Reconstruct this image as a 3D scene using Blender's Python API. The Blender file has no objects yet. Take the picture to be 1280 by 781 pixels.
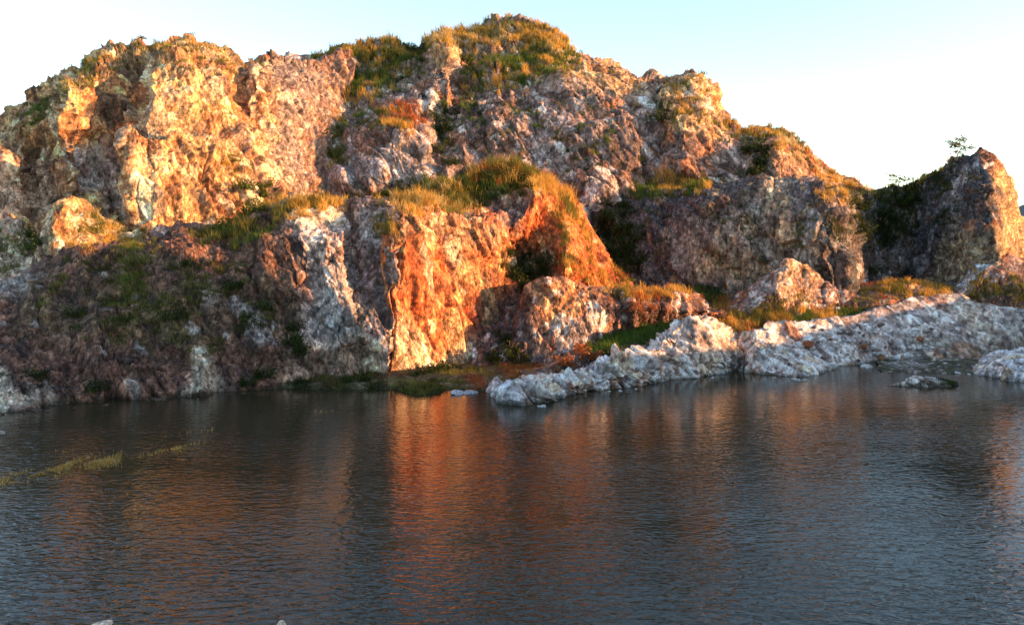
import bpy, math, random
import numpy as np

random.seed(7)
RNG = np.random.default_rng(11)
SC = bpy.context.scene
COL = SC.collection

# ------------------------------------------------------------------ camera, sky, sun, exposure
F, HZ, CAMZ = 1005.0, 300.0, 12.0           # focal length (px of the 1280 px photo), horizon row, eye height above the water
cam_d = bpy.data.cameras.new('camera')
cam = bpy.data.objects.new('camera', cam_d)
COL.objects.link(cam)
cam.location = (0, 0, CAMZ)
cam.rotation_euler = (math.pi / 2, 0, 0)
cam_d.sensor_fit = 'HORIZONTAL'
cam_d.sensor_width = 36.0
cam_d.lens = 36.0 * F / 1280.0
cam_d.shift_y = -(390.5 - HZ) / 1280.0
cam_d.clip_start = 0.1
cam_d.clip_end = 30000
SC.camera = cam

SUN_AZ = 14.0      # degrees behind the camera's right-hand side
SUN_EL = 11.5
sd = np.array([math.cos(math.radians(SUN_AZ)) * math.cos(math.radians(SUN_EL)),
               -math.sin(math.radians(SUN_AZ)) * math.cos(math.radians(SUN_EL)),
               math.sin(math.radians(SUN_EL))])
world = bpy.data.worlds.new('World')
SC.world = world
world.use_nodes = True
wn = world.node_tree
sky = wn.nodes.new('ShaderNodeTexSky')
sky.sky_type = 'NISHITA'
sky.sun_disc = False
sky.sun_elevation = math.radians(SUN_EL)
sky.sun_rotation = math.atan2(sd[0], sd[1])
sky.air_density = 1.0
sky.dust_density = 0.35
sky.ozone_density = 1.0
wn.links.new(sky.outputs[0], wn.nodes['Background'].inputs[0])
wn.nodes['Background'].inputs[1].default_value = 0.15
sun_d = bpy.data.lights.new('sun', 'SUN')
sun_d.energy = 4.4
sun_d.angle = math.radians(0.5)
sun_d.color = (1.0, 0.52, 0.22)
sun = bpy.data.objects.new('sun', sun_d)
COL.objects.link(sun)
import mathutils
sun.rotation_euler = mathutils.Vector(sd).to_track_quat('Z', 'Y').to_euler()
sun.location = (60, -60, 80)
SC.view_settings.view_transform = 'Standard'
SC.view_settings.look = 'None'
SC.view_settings.exposure = 1.66
SC.view_settings.gamma = 1.0
SC.cycles.max_bounces = 6

# ------------------------------------------------------------------ numpy noise
U32 = np.uint32

def hsh(ix, iy, iz, seed):
    n = (ix.astype(np.int64) * 73856093) ^ (iy.astype(np.int64) * 19349663) ^ (iz.astype(np.int64) * 83492791) ^ (seed * 2654435761)
    n = (n & 0xffffffff).astype(U32)
    n ^= n >> U32(16); n *= U32(0x7feb352d); n ^= n >> U32(15); n *= U32(0x846ca68b); n ^= n >> U32(16)
    return n

def h01(ix, iy, iz, seed):
    return hsh(ix, iy, iz, seed).astype(np.float32) / np.float32(4294967296.0)

def vnoise(p, seed=0):
    i = np.floor(p).astype(np.int32)
    f = (p - i).astype(np.float32)
    w = f * f * (3 - 2 * f)
    r = 0
    for dx in (0, 1):
        for dy in (0, 1):
            for dz in (0, 1):
                k = (w[:, 0] if dx else 1 - w[:, 0]) * (w[:, 1] if dy else 1 - w[:, 1]) * (w[:, 2] if dz else 1 - w[:, 2])
                r = r + k * h01(i[:, 0] + dx, i[:, 1] + dy, i[:, 2] + dz, seed)
    return r * 2 - 1

def fbm(p, octv=4, seed=0, gain=0.5):
    a, s, r = 1.0, 0.0, 0
    for o in range(octv):
        r = r + a * vnoise(p * (2.03 ** o) + o * 17.3, seed + o)
        s += a
        a *= gain
    return r / s

def worley(p, seed=0):
    i0 = np.floor(p).astype(np.int32)
    n = len(p)
    f1 = np.full(n, 9e9, np.float32); f2 = f1.copy()
    best = np.zeros(n, U32)
    bd = np.zeros((n, 3), np.float32)
    for dx in (-1, 0, 1):
        for dy in (-1, 0, 1):
            for dz in (-1, 0, 1):
                cx, cy, cz = i0[:, 0] + dx, i0[:, 1] + dy, i0[:, 2] + dz
                h = hsh(cx, cy, cz, seed)
                jx = (h & U32(1023)).astype(np.float32) / 1023
                jy = ((h >> U32(10)) & U32(1023)).astype(np.float32) / 1023
                jz = ((h >> U32(20)) & U32(1023)).astype(np.float32) / 1023
                d = np.stack([p[:, 0] - cx - jx, p[:, 1] - cy - jy, p[:, 2] - cz - jz], 1).astype(np.float32)
                q = (d * d).sum(1)
                c = q < f1
                f2 = np.where(c, f1, np.minimum(f2, q))
                f1 = np.where(c, q, f1)
                best = np.where(c, h, best)
                bd[c] = d[c]
    return np.sqrt(f1), np.sqrt(f2), best, bd

def rnd(h, k):
    """k-th random number of a cell hash"""
    n = h ^ U32((k * 0x9E3779B9) & 0xffffffff)
    n = n * U32(0x7feb352d); n ^= n >> U32(15); n = n * U32(0x846ca68b); n ^= n >> U32(16)
    return n.astype(np.float32) / np.float32(4294967296.0)

def rotm(ax, ay, az):
    return np.array(mathutils.Euler((math.radians(ax), math.radians(ay), math.radians(az))).to_matrix(), np.float32)

# ------------------------------------------------------------------ mesh and tag helpers

def tag(o, label=None, cat=None, group=None, kind=None):
    if label: o['label'] = label
    if cat: o['category'] = cat
    if group: o['group'] = group
    if kind: o['kind'] = kind
    return o

def mesh_np(name, co, faces, mat, col=None, parent=None, smooth=False):
    """faces: int array (n, 3) or (n, 4)"""
    me = bpy.data.meshes.new(name)
    co = np.ascontiguousarray(co, np.float32)
    faces = np.ascontiguousarray(faces, np.int32)
    k = faces.shape[1]
    me.vertices.add(len(co)); me.vertices.foreach_set('co', co.ravel())
    me.loops.add(faces.size); me.loops.foreach_set('vertex_index', faces.ravel())
    me.polygons.add(len(faces))
    me.polygons.foreach_set('loop_start', np.arange(len(faces), dtype=np.int32) * k)
    me.update(calc_edges=True)
    if col is not None:
        at = me.attributes.new('tint', 'FLOAT_COLOR', 'POINT')
        c = np.ones((len(co), 4), np.float32); c[:, :3] = col
        at.data.foreach_set('color', c.ravel())
    if smooth:
        me.polygons.foreach_set('use_smooth', np.ones(len(faces), bool))
    me.materials.append(mat)
    o = bpy.data.objects.new(name, me)
    COL.objects.link(o)
    if parent: o.parent = parent
    return o

def empty(name, loc, rz=0.0):
    o = bpy.data.objects.new(name, None)
    COL.objects.link(o)
    o.empty_display_size = 0.3
    o.location = loc; o.rotation_euler = (0, 0, rz)
    return o

def copy_tree(o, parent=None):
    c = o.copy(); COL.objects.link(c); c.parent = parent
    for ch in list(o.children):
        copy_tree(ch, c)
    return c

def at(u, v, Y):
    return np.array([(u - 640) / F * Y, Y, CAMZ + (HZ - v) / F * Y])

def wy(v, z=0.0):
    """distance of the point of a level z that shows at row v"""
    return (CAMZ - z) * F / (v - HZ)

# ------------------------------------------------------------------ materials

def new_mat(name):
    m = bpy.data.materials.new(name); m.use_nodes = True
    nt = m.node_tree
    return m, nt, nt.nodes['Principled BSDF']

def rock_mat(name, grain=1.0, bump=0.6, rough=0.85, con=1.0):
    m, nt, b = new_mat(name)
    N, L = nt.nodes.new, nt.links.new
    at_ = N('ShaderNodeAttribute'); at_.attribute_name = 'tint'
    tc = N('ShaderNodeTexCoord')
    n1 = N('ShaderNodeTexNoise'); n1.inputs['Scale'].default_value = 2.6 * grain; n1.inputs['Detail'].default_value = 8; n1.inputs['Roughness'].default_value = 0.7
    L(tc.outputs['Object'], n1.inputs['Vector'])
    r = N('ShaderNodeMapRange'); r.inputs[1].default_value = 0.3; r.inputs[2].default_value = 0.7; r.inputs[3].default_value = 0.55; r.inputs[4].default_value = 1.45
    L(n1.outputs['Fac'], r.inputs[0])
    mul = N('ShaderNodeMix'); mul.data_type = 'RGBA'; mul.blend_type = 'MULTIPLY'; mul.inputs[0].default_value = 1
    L(at_.outputs['Color'], mul.inputs[6]); L(r.outputs[0], mul.inputs[7])
    def grain_cells(scale, stretch, rot, lo, hi, src):
        mp = N('ShaderNodeMapping'); mp.inputs['Scale'].default_value = stretch; mp.inputs['Rotation'].default_value = rot
        L(tc.outputs['Object'], mp.inputs[0])
        v = N('ShaderNodeTexVoronoi'); v.inputs['Scale'].default_value = scale * grain; L(mp.outputs[0], v.inputs['Vector'])
        sp = N('ShaderNodeSeparateColor'); L(v.outputs['Color'], sp.inputs[0])
        mr = N('ShaderNodeMapRange'); mr.inputs[3].default_value = lo; mr.inputs[4].default_value = hi; L(sp.outputs[0], mr.inputs[0])
        mm = N('ShaderNodeMix'); mm.data_type = 'RGBA'; mm.blend_type = 'MULTIPLY'; mm.inputs[0].default_value = 1
        L(src, mm.inputs[6]); L(mr.outputs[0], mm.inputs[7])
        return mm.outputs[2]
    g1 = grain_cells(1.5, (1.7, 1.2, 0.8), (0.2, 0.5, 0.1), 1 - .34 * con, 1 + .34 * con, mul.outputs[2])
    g2 = grain_cells(3.4, (1.5, 1.2, 0.8), (0.3, 0.9, 0.4), 1 - .38 * con, 1 + .38 * con, g1)
    vd = N('ShaderNodeTexVoronoi'); vd.feature = 'DISTANCE_TO_EDGE'; vd.inputs['Scale'].default_value = 0.95 * grain
    mpd = N('ShaderNodeMapping'); mpd.inputs['Scale'].default_value = (1.8, 1.3, 0.8); mpd.inputs['Rotation'].default_value = (0.2, 0.7, 0.3)
    wob = N('ShaderNodeMix'); wob.data_type = 'RGBA'; wob.blend_type = 'ADD'; wob.inputs[0].default_value = 0.5
    L(tc.outputs['Object'], mpd.inputs[0]); L(mpd.outputs[0], wob.inputs[6]); L(n1.outputs['Color'], wob.inputs[7]); L(wob.outputs[2], vd.inputs['Vector'])
    cl = N('ShaderNodeMapRange'); cl.inputs[2].default_value = 0.07; cl.inputs[3].default_value = 1 - .55 * con; cl.inputs[4].default_value = 1.0; L(vd.outputs['Distance'], cl.inputs[0])
    jm = N('ShaderNodeMix'); jm.data_type = 'RGBA'; jm.blend_type = 'MULTIPLY'; jm.inputs[0].default_value = 1         # darker lines along the joints
    L(g2, jm.inputs[6]); L(cl.outputs[0], jm.inputs[7])
    L(jm.outputs[2], b.inputs['Base Color'])
    b.inputs['Roughness'].default_value = rough
    b.inputs['Specular IOR Level'].default_value = 0.25
    vc = N('ShaderNodeTexVoronoi'); vc.feature = 'DISTANCE_TO_EDGE'; vc.inputs['Scale'].default_value = 2.3 * grain
    mpv = N('ShaderNodeMapping'); mpv.inputs['Rotation'].default_value = (0.3, 0.6, 0.2); mpv.inputs['Scale'].default_value = (1.6, 1.2, 0.7)
    L(tc.outputs['Object'], mpv.inputs[0]); L(mpv.outputs[0], vc.inputs['Vector'])
    ck = N('ShaderNodeMapRange'); ck.inputs[2].default_value = 0.12; L(vc.outputs['Distance'], ck.inputs[0])
    sm = N('ShaderNodeMath'); sm.operation = 'MULTIPLY_ADD'; sm.inputs[1].default_value = 1.1; L(ck.outputs[0], sm.inputs[0]); L(n1.outputs['Fac'], sm.inputs[2])
    bp = N('ShaderNodeBump'); bp.inputs['Strength'].default_value = bump; bp.inputs['Distance'].default_value = 0.14
    L(sm.outputs[0], bp.inputs['Height']); L(bp.outputs[0], b.inputs['Normal'])
    return m

ROCK = rock_mat('weathered_rock', con=.85)
PALE_ROCK = rock_mat('pale_rock', 1.0, 0.45, 0.85, .45)
STONE = rock_mat('pale_stone', 2.2, 0.3)
EARTH = rock_mat('earth', 0.8, 0.4, 0.95)

def blade_mat(name, transl=0.45):
    m, nt, b = new_mat(name)
    N, L = nt.nodes.new, nt.links.new
    at_ = N('ShaderNodeAttribute'); at_.attribute_name = 'tint'
    d = N('ShaderNodeBsdfDiffuse'); t = N('ShaderNodeBsdfTranslucent'); mx = N('ShaderNodeMixShader')
    mx.inputs[0].default_value = transl
    tc = N('ShaderNodeTexCoord'); nz = N('ShaderNodeTexNoise'); nz.inputs['Scale'].default_value = 0.8
    L(tc.outputs['Object'], nz.inputs['Vector'])
    r = N('ShaderNodeMapRange'); r.inputs[1].default_value = 0.3; r.inputs[2].default_value = 0.7; r.inputs[3].default_value = 0.7; r.inputs[4].default_value = 1.25
    L(nz.outputs['Fac'], r.inputs[0])
    mul = N('ShaderNodeMix'); mul.data_type = 'RGBA'; mul.blend_type = 'MULTIPLY'; mul.inputs[0].default_value = 1
    L(at_.outputs['Color'], mul.inputs[6]); L(r.outputs[0], mul.inputs[7])
    L(mul.outputs[2], d.inputs[0]); L(mul.outputs[2], t.inputs[0])
    L(d.outputs[0], mx.inputs[1]); L(t.outputs[0], mx.inputs[2])
    L(mx.outputs[0], nt.nodes['Material Output'].inputs[0])
    nt.nodes.remove(b)
    return m

GRASS = blade_mat('grass_blades', 0.45)
LEAF = blade_mat('leaves', 0.35)

def plain_mat(name, c, scale=6.0, rough=0.9):
    m, nt, b = new_mat(name)
    N, L = nt.nodes.new, nt.links.new
    nz = N('ShaderNodeTexNoise'); nz.inputs['Scale'].default_value = scale; nz.inputs['Detail'].default_value = 6
    tc = N('ShaderNodeTexCoord'); L(tc.outputs['Object'], nz.inputs['Vector'])
    cr = N('ShaderNodeValToRGB')
    cr.color_ramp.elements[0].position = 0.3; cr.color_ramp.elements[1].position = 0.7
    cr.color_ramp.elements[0].color = (c[0] * .55, c[1] * .55, c[2] * .55, 1)
    cr.color_ramp.elements[1].color = (min(1, c[0] * 1.35), min(1, c[1] * 1.35), min(1, c[2] * 1.35), 1)
    L(nz.outputs['Fac'], cr.inputs[0]); L(cr.outputs[0], b.inputs['Base Color'])
    b.inputs['Roughness'].default_value = rough
    return m

BARK = plain_mat('bark', (0.12, 0.09, 0.07), 8)

# ------------------------------------------------------------------ colours (albedo)
TAN = (0.56, 0.325, 0.14); OCHRE = (0.52, 0.30, 0.12); RUST = (0.36, 0.13, 0.05); RED = (0.50, 0.115, 0.032)
CREAM = (0.64, 0.47, 0.29); QUARTZ = (0.78, 0.665, 0.585); PINK = (0.55, 0.405, 0.34); GREY = (0.27, 0.235, 0.23)
MAUVE = (0.33, 0.225, 0.185); CRUST = (0.10, 0.055, 0.042); SLATE = (0.052, 0.048, 0.052); MOSS = (0.075, 0.08, 0.022)
DGREEN = (0.03, 0.042, 0.014); PALE = (0.40, 0.36, 0.33); SOIL = (0.17, 0.10, 0.06); MUD = (0.13, 0.115, 0.07)

# ------------------------------------------------------------------ rock sheets
def in_poly(U, V, poly):
    ins = np.zeros(U.shape, bool)
    dist = np.full(U.shape, 1e9, np.float32)
    n = len(poly)
    for i in range(n):
        x0, y0 = poly[i]; x1, y1 = poly[(i + 1) % n]
        c = ((y0 > V) != (y1 > V))
        if y1 != y0:
            c &= U < (x1 - x0) * (V - y0) / (y1 - y0) + x0
        ins ^= c
        ex, ey = x1 - x0, y1 - y0
        t = np.clip(((U - x0) * ex + (V - y0) * ey) / (ex * ex + ey * ey + 1e-9), 0, 1)
        dist = np.minimum(dist, np.hypot(U - x0 - t * ex, V - y0 - t * ey))
    return np.where(ins, dist, -dist)

def el(u, v, ru, rv, rot=0, n=12):
    c, s = math.cos(math.radians(rot)), math.sin(math.radians(rot))
    return [(u + ru * math.cos(a) * c - rv * math.sin(a) * s, v + ru * math.cos(a) * s + rv * math.sin(a) * c)
            for a in [2 * math.pi * k / n for k in range(n)]]

def gsm(a, k):
    if k <= 0: return a
    r = int(k * 3) + 1
    w = np.exp(-0.5 * (np.arange(-r, r + 1) / k) ** 2); w /= w.sum()
    return np.convolve(np.pad(a, r, mode='edge'), w, mode='valid')

MASS = {}

def stretch(rails, lo):
    return [[(lo if k == 0 else p[0], p[1], p[2] + (1.5 if k == 0 else 0)) for k, p in enumerate(r)] for r in rails]

def sheet(key, name, rails, base, paint=(), mix=(), back=((6, -1.0), (14, -8)), skirt=3.0, amp=1.0, big=6.0, du=1.0,
          rot=(0, 0, 0), aniso=(1, 1, 2.0), sm=1.5, seed=1, fine=1.0, mat=None, flat=False, speck=0.0, crack=0.35, step=1.05, dip=62, bed=1.0, ragged=0.0, lat=1.0):
    u0 = min(p[0] for p in rails[0]); u1 = max(p[0] for p in rails[0])
    us = np.arange(u0, u1 + 0.01, du)
    R = []
    for r in rails:
        a = np.array(r, float)
        v = gsm(np.interp(us, a[:, 0], a[:, 1]), sm); Y = gsm(np.interp(us, a[:, 0], a[:, 2]), sm)
        R.append([(us - 640) / F * Y, Y, CAMZ + (HZ - v) / F * Y])
    R = [np.array(r) for r in R]
    rows = []; rag = ragged
    if skirt:
        s = R[0].copy(); s[2] -= skirt; s[1] += 0.3
        rows += [s + (R[0] - s) * t for t in np.linspace(0, 1, 4)[:-1]]
    nv = len(R)
    for j in range(nv - 1):
        a, b = R[j], R[j + 1]
        p0 = R[max(j - 1, 0)]; p3 = R[min(j + 2, nv - 1)]
        va = HZ - (a[2] - CAMZ) / a[1] * F; vb = HZ - (b[2] - CAMZ) / b[1] * F
        px = np.percentile(np.abs(va - vb), 85)
        dd = np.percentile(np.sqrt(((a - b) ** 2).sum(0)), 85)
        n = int(max(3, px / step, min(dd / 0.35, px / step * 2)))
        for t in np.arange(n) / n:
            lin = a + (b - a) * t
            m0 = (b - p0) / 2; m1 = (p3 - a) / 2
            her = (2*t**3 - 3*t**2 + 1) * a + (t**3 - 2*t**2 + t) * m0 + (-2*t**3 + 3*t**2) * b + (t**3 - t**2) * m1
            rows.append(0.55 * lin + 0.45 * her)
    rows.append(R[-1])
    last = R[-1]
    nfront = len(rows)
    for (dy, dz) in back:
        e = R[-1].copy(); e[1] += dy; e[2] += dz; e[0] = (us - 640) / F * e[1]
        n = max(4, int(abs(dy) / 0.7))
        rows += [last + (e - last) * t for t in (np.arange(n) + 1) / n]
        last = e
    G = np.stack(rows, 0).transpose(0, 2, 1)              # rows, cols, 3
    nr, nc = G.shape[:2]
    def normals(G):
        du_ = np.gradient(G, axis=1); dv_ = np.gradient(G, axis=0)
        n = np.cross(du_, dv_)
        return n / (np.linalg.norm(n, axis=2, keepdims=True) + 1e-9)
    Gs = G.copy()
    for _ in range(3):                                     # a smoothed copy gives the direction the relief is raised in
        Gs[1:-1] = (Gs[:-2] + 2 * Gs[1:-1] + Gs[2:]) / 4
        Gs[:, 1:-1] = (Gs[:, :-2] + 2 * Gs[:, 1:-1] + Gs[:, 2:]) / 4
    n = normals(Gs)
    if rag:                                                # steps in the arete: rows slide sideways, block by block
        zz = G[:, :, 2]
        G[:, :, 0] += rag * (np.round(np.interp(zz, np.arange(-6, 30, 1.3), np.random.default_rng(seed).uniform(-1, 1, 28)) * 3) / 3)
    GP = G.reshape(-1, 3).astype(np.float32)
    G[:, :, 0] += (lat * (.8 * fbm(GP / 2.6, 2, 7) + .25 * fbm(GP / .8, 2, 9))).reshape(nr, nc)          # no straight aretes
    P = G.reshape(-1, 3).astype(np.float32); n = n.reshape(-1, 3).astype(np.float32)
    U = np.tile(us, nr).astype(np.float32)
    V = (HZ - (P[:, 2] - CAMZ) / P[:, 1] * F).astype(np.float32)
    # relief: tilted fracture blocks at four sizes, each cut off by its own joints
    Q = (P @ rotm(*rot).T) / np.array(aniso, np.float32)
    warp = np.stack([fbm(Q / 3.1, 3, seed + 41), fbm(Q / 3.1, 3, seed + 42), fbm(Q / 3.1, 3, seed + 43)], 1)
    d = np.zeros(len(P), np.float32)
    cells = []; seam = np.zeros(len(P), np.float32)
    for k, (s, a, tl, wf) in enumerate(((big, 0.20, 0.52, 0.15), (big / 2.4, 0.20, 0.60, 0.06), (big / 5.5, 0.16, 0.52, 0.03), (big / 12, 0.15, 0.50 * fine, 0.0))):
        f1, f2, h, bd = worley((Q + warp * s * wf) / s + seed * 3.7, seed + k * 7)
        g = np.stack([rnd(h, 1), rnd(h, 2), rnd(h, 3)], 1) * 2 - 1
        ro = 1.0 if k == 0 else np.clip(fbm(P / (3.5 * big / (1 + k)), 2, seed + 120 + k) * 2.4 + 0.7, 0.15, 1.3)   # smooth slabs among broken rock
        soft = np.clip((f2 - f1) / (0.22, 0.09, 0.02, 0.01)[k], 0, 1)          # the large blocks meet in grooves, the small ones in steps
        d += ro * soft * s * (a * (rnd(h, 4) * 2 - 1) + tl * (bd * g).sum(1))
        cr = np.clip((f2 - f1) / 0.10, 0, 1)
        d -= ro * s * (0.09, 0.20, 0.24, 0.2)[k] * crack / 0.35 * (1 - cr) ** 1.5
        seam = np.maximum(seam, (0.5, 0.75, 0.6, 0)[k] * (1 - np.clip((f2 - f1) / 0.13, 0, 1)) * np.clip(fbm(P / 1.7, 2, seed + 140 + k) * 3 + .6, 0, 1))
        cells.append((h, f1, f2))
    # bedding: thin layers standing proud of one another
    ph = math.radians(dip)
    ln = P @ np.array((math.sin(ph), 0.3, math.cos(ph)), np.float32)
    for k, (th, am) in enumerate(((1.5, 0.5), (0.5, 0.55))):
        q = ln / th + warp[:, 0] * 1.1 + fbm(P / 6.0, 2, seed + 31 + k) * 1.6
        i0 = np.floor(q); fr = q - i0
        z0 = np.zeros(len(P), np.int32)
        jit = h01(i0, z0, z0, seed + 33 + k) - 0.5
        msk = np.clip(fbm(P / 4.0, 2, seed + 35 + k) * 2.5 + 0.5, 0, 1)
        d += th * am * bed * msk * (jit + 0.55 * (fr - 0.5))
        if k == 1: lay = jit
    d += 0.35 * big * 0.35 * fbm(P / (big * 0.9), 4, seed + 90)
    d += 0.10 * fine * (1 - 2 * np.abs(fbm(P / 0.6, 3, seed + 95)))
    d *= amp
    if flat: d *= 0.5
    # colour: the zones painted on the rock, then the blocks' own tints
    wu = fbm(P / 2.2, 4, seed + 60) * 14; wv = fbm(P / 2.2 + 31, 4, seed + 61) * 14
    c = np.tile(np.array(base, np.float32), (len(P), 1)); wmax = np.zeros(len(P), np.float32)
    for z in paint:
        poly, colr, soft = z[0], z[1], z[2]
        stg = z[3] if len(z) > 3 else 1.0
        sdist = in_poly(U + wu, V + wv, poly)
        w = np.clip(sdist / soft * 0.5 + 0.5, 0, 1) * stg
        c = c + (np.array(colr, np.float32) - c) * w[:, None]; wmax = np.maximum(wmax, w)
    hb, hm, hs, hf = (x[0] for x in cells)
    r = rnd(hm, 11); acc = 0.0
    r2 = rnd(hs, 12)
    for colr, pr in mix:                                   # other minerals, block by block
        for rr, k in ((r, 0.75), (r2, 0.65)):
            w = ((rr > acc) & (rr < acc + pr)).astype(np.float32) * k * (1 - 0.6 * wmax)
            c = c + (np.array(colr, np.float32) - c) * w[:, None]
        acc += pr
    br = 1.85 * (0.72 + 0.28 * rnd(hb, 13)) * (0.62 + 0.62 * rnd(hs, 14)) * (0.6 + 0.7 * rnd(hf, 15)) * (1 + 0.45 * lay)
    br = br * (1 - 0.5 * np.clip(fbm(P / 0.45, 3, seed + 71) * 4 - 0.3, 0, 1))       # dark lichen
    c = c * br[:, None]
    c = c + (np.array((0.085, .045, .03), np.float32) * (.6 + 1.2 * rnd(hb, 21))[:, None] - c) * (0.8 * seam)[:, None]      # iron stain along the joints
    run = np.clip(fbm(P / np.array((.35, .35, 2.6), np.float32), 3, seed + 150) * 3 - .35, 0, 1)
    c = c * (1 - 0.45 * run[:, None] * np.array((.75, 1, 1.1), np.float32))                        # runoff streaks
    if speck:
        sp = (wmax < .9) & (vnoise(P / 0.16, seed + 77) > 0.42) & (vnoise(P / 2.0, seed + 78) > -0.2)
        c[sp] = c[sp] * (1 - speck) + np.array((0.5, 0.44, 0.41), np.float32) * speck
    c = np.clip(c, 0.008, 0.85)
    P2 = P + n * d[:, None]
    wet = np.clip(1 - (P2[:, 2] - 0.05 - 0.25 * vnoise(P / 1.3, seed + 80)) / 0.25, 0, 1) * (P2[:, 2] < 1.2)
    c = c * (1 - 0.55 * wet[:, None]) + np.array((0.012, .014, .004), np.float32) * wet[:, None]      # wet, algae covered margin
    idx = np.arange(nr * nc).reshape(nr, nc)
    q = np.stack([idx[:-1, :-1], idx[:-1, 1:], idx[1:, 1:], idx[1:, :-1]], -1).reshape(-1, 4)
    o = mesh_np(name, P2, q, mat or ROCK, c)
    front = np.zeros((nr, nc), bool); front[3:nfront + 6] = True
    MASS[key] = dict(P=P2, U=((P2[:, 0] / P2[:, 1]) * F + 640).astype(np.float32), V=(HZ - (P2[:, 2] - CAMZ) / P2[:, 1] * F).astype(np.float32), N=n, front=front.ravel(), ob=o)
    return o

BIG_BACK = ((6, 0.5), (16, -1.5), (40, -20))

# upper hill, its west end
LH = [
 [(-160,345,86),(0,330,86),(33,330,88),(100,320,92),(155,315,92),(160,315,86),(185,312,84),(260,300,90),(330,285,97),(400,275,104),(440,270,110)],
 [(-160,300,90),(0,265,90),(20,262,91),(34,262,95),(78,262,95),(84,262,94),(110,262,96),(150,270,98),(156,272,97),(168,275,86),(190,278,85),(260,262,91),(300,255,94),(345,250,98),(400,245,108),(440,240,112)],
 [(-160,280,98),(0,196,97),(30,190,98),(36,185,102),(76,180,101),(84,178,94.5),(104,176,98.5),(130,174,101),(152,172,101),(158,175,89),(200,172,91),(260,168,96),(320,172,103),(350,180,107),(400,185,112),(440,185,118)],
 [(-160,268,94),(0,186,98),(30,172,101),(36,165,103),(76,160,102),(84,158,94.5),(104,158,98),(140,158,102),(174,164,99),(182,165,95),(240,160,98),(300,152,104),(318,152,106),(350,160,109),(400,165,114),(440,170,120)],
 [(-160,255,98),(0,176,101),(30,150,102),(60,132,107),(80,120,103),(86,118,96),(110,106,101),(138,104,106),(150,103,107),(176,102,106),(186,98,98),(230,92,101),(280,95,105),(298,105,108),(303,108,112),(314,108,112),(318,108,108),(350,110,112),(400,115,119),(440,120,124)],
 [(-160,243,112),(0,165,112),(20,140,112),(40,120,112),(75,99,112),(110,77,113),(140,61,114),(170,51,115),(210,51,116),(235,46,117),(255,53,118),(285,65,119),(310,78,121),(322,76,121),(345,72,122),(375,70,124),(400,69,126),(440,66,130)]]
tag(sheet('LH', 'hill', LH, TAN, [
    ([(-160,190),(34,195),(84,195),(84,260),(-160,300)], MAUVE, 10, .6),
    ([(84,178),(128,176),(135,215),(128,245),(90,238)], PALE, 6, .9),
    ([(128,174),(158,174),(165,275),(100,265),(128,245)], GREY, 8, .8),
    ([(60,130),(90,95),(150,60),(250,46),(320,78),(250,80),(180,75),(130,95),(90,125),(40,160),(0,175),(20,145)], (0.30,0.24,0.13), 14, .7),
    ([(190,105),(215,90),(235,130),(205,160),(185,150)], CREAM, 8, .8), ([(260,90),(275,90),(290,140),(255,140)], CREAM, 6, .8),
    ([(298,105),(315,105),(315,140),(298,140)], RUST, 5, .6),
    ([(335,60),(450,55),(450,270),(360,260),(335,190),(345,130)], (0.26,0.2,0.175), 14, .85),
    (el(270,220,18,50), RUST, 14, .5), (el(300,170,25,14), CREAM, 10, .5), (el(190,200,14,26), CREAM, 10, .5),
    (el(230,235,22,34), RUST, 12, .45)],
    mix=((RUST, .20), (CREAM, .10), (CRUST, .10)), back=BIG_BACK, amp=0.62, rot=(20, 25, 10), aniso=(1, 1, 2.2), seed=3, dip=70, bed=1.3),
    'sunlit ochre west shoulder of the quarry hill', None, None, 'structure')

# upper hill, its middle
CH = [
 [(310,290,104),(430,262,106),(560,245,104),(700,262,104),(850,270,108)],
 [(310,225,109),(400,225,108),(440,222,106),(475,215,105),(530,222,106),(560,225,107),(600,215,110),(660,235,108),(760,235,107),(850,240,109)],
 [(310,150,114),(400,160,113),(440,175,112),(455,172,109.5),(490,167,107),(530,173,110),(550,172,116),(560,165,115),(580,160,112),(640,165,113),(720,170,112),(800,175,111),(850,180,112)],
 [(310,105,121),(395,110,121),(420,115,122),(470,112,121),(532,105,123),(540,100,118),(562,100,118),(570,102,124),(640,100,123),(700,95,122),(760,105,120),(810,120,119),(850,128,119)],
 [(310,84,125),(400,85,128),(470,80,129),(530,68,130),(538,62,126),(562,60,126),(575,70,131),(640,66,130),(700,70,128),(740,84,126),(800,108,123),(850,120,123)],
 [(310,79,126),(345,72,128),(375,69,130),(400,68,131),(420,65,132),(445,60,133),(465,56,134),(490,56,134),(515,56,135),(530,50,135),(540,42,135),(560,38,136),(590,33,137),(620,28,138),(645,27,138),(670,33,137),(690,39,136),(705,50,135),(720,61,133),(740,71,131),(770,85,129),(790,95,127),(812,103,126),(850,118,126)]]
CH = [[(u, v, Y - (u - 560) / 260 * 7 * min(1, max(0, (840 - u) / 120))) for u, v, Y in r] for r in CH]
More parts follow.
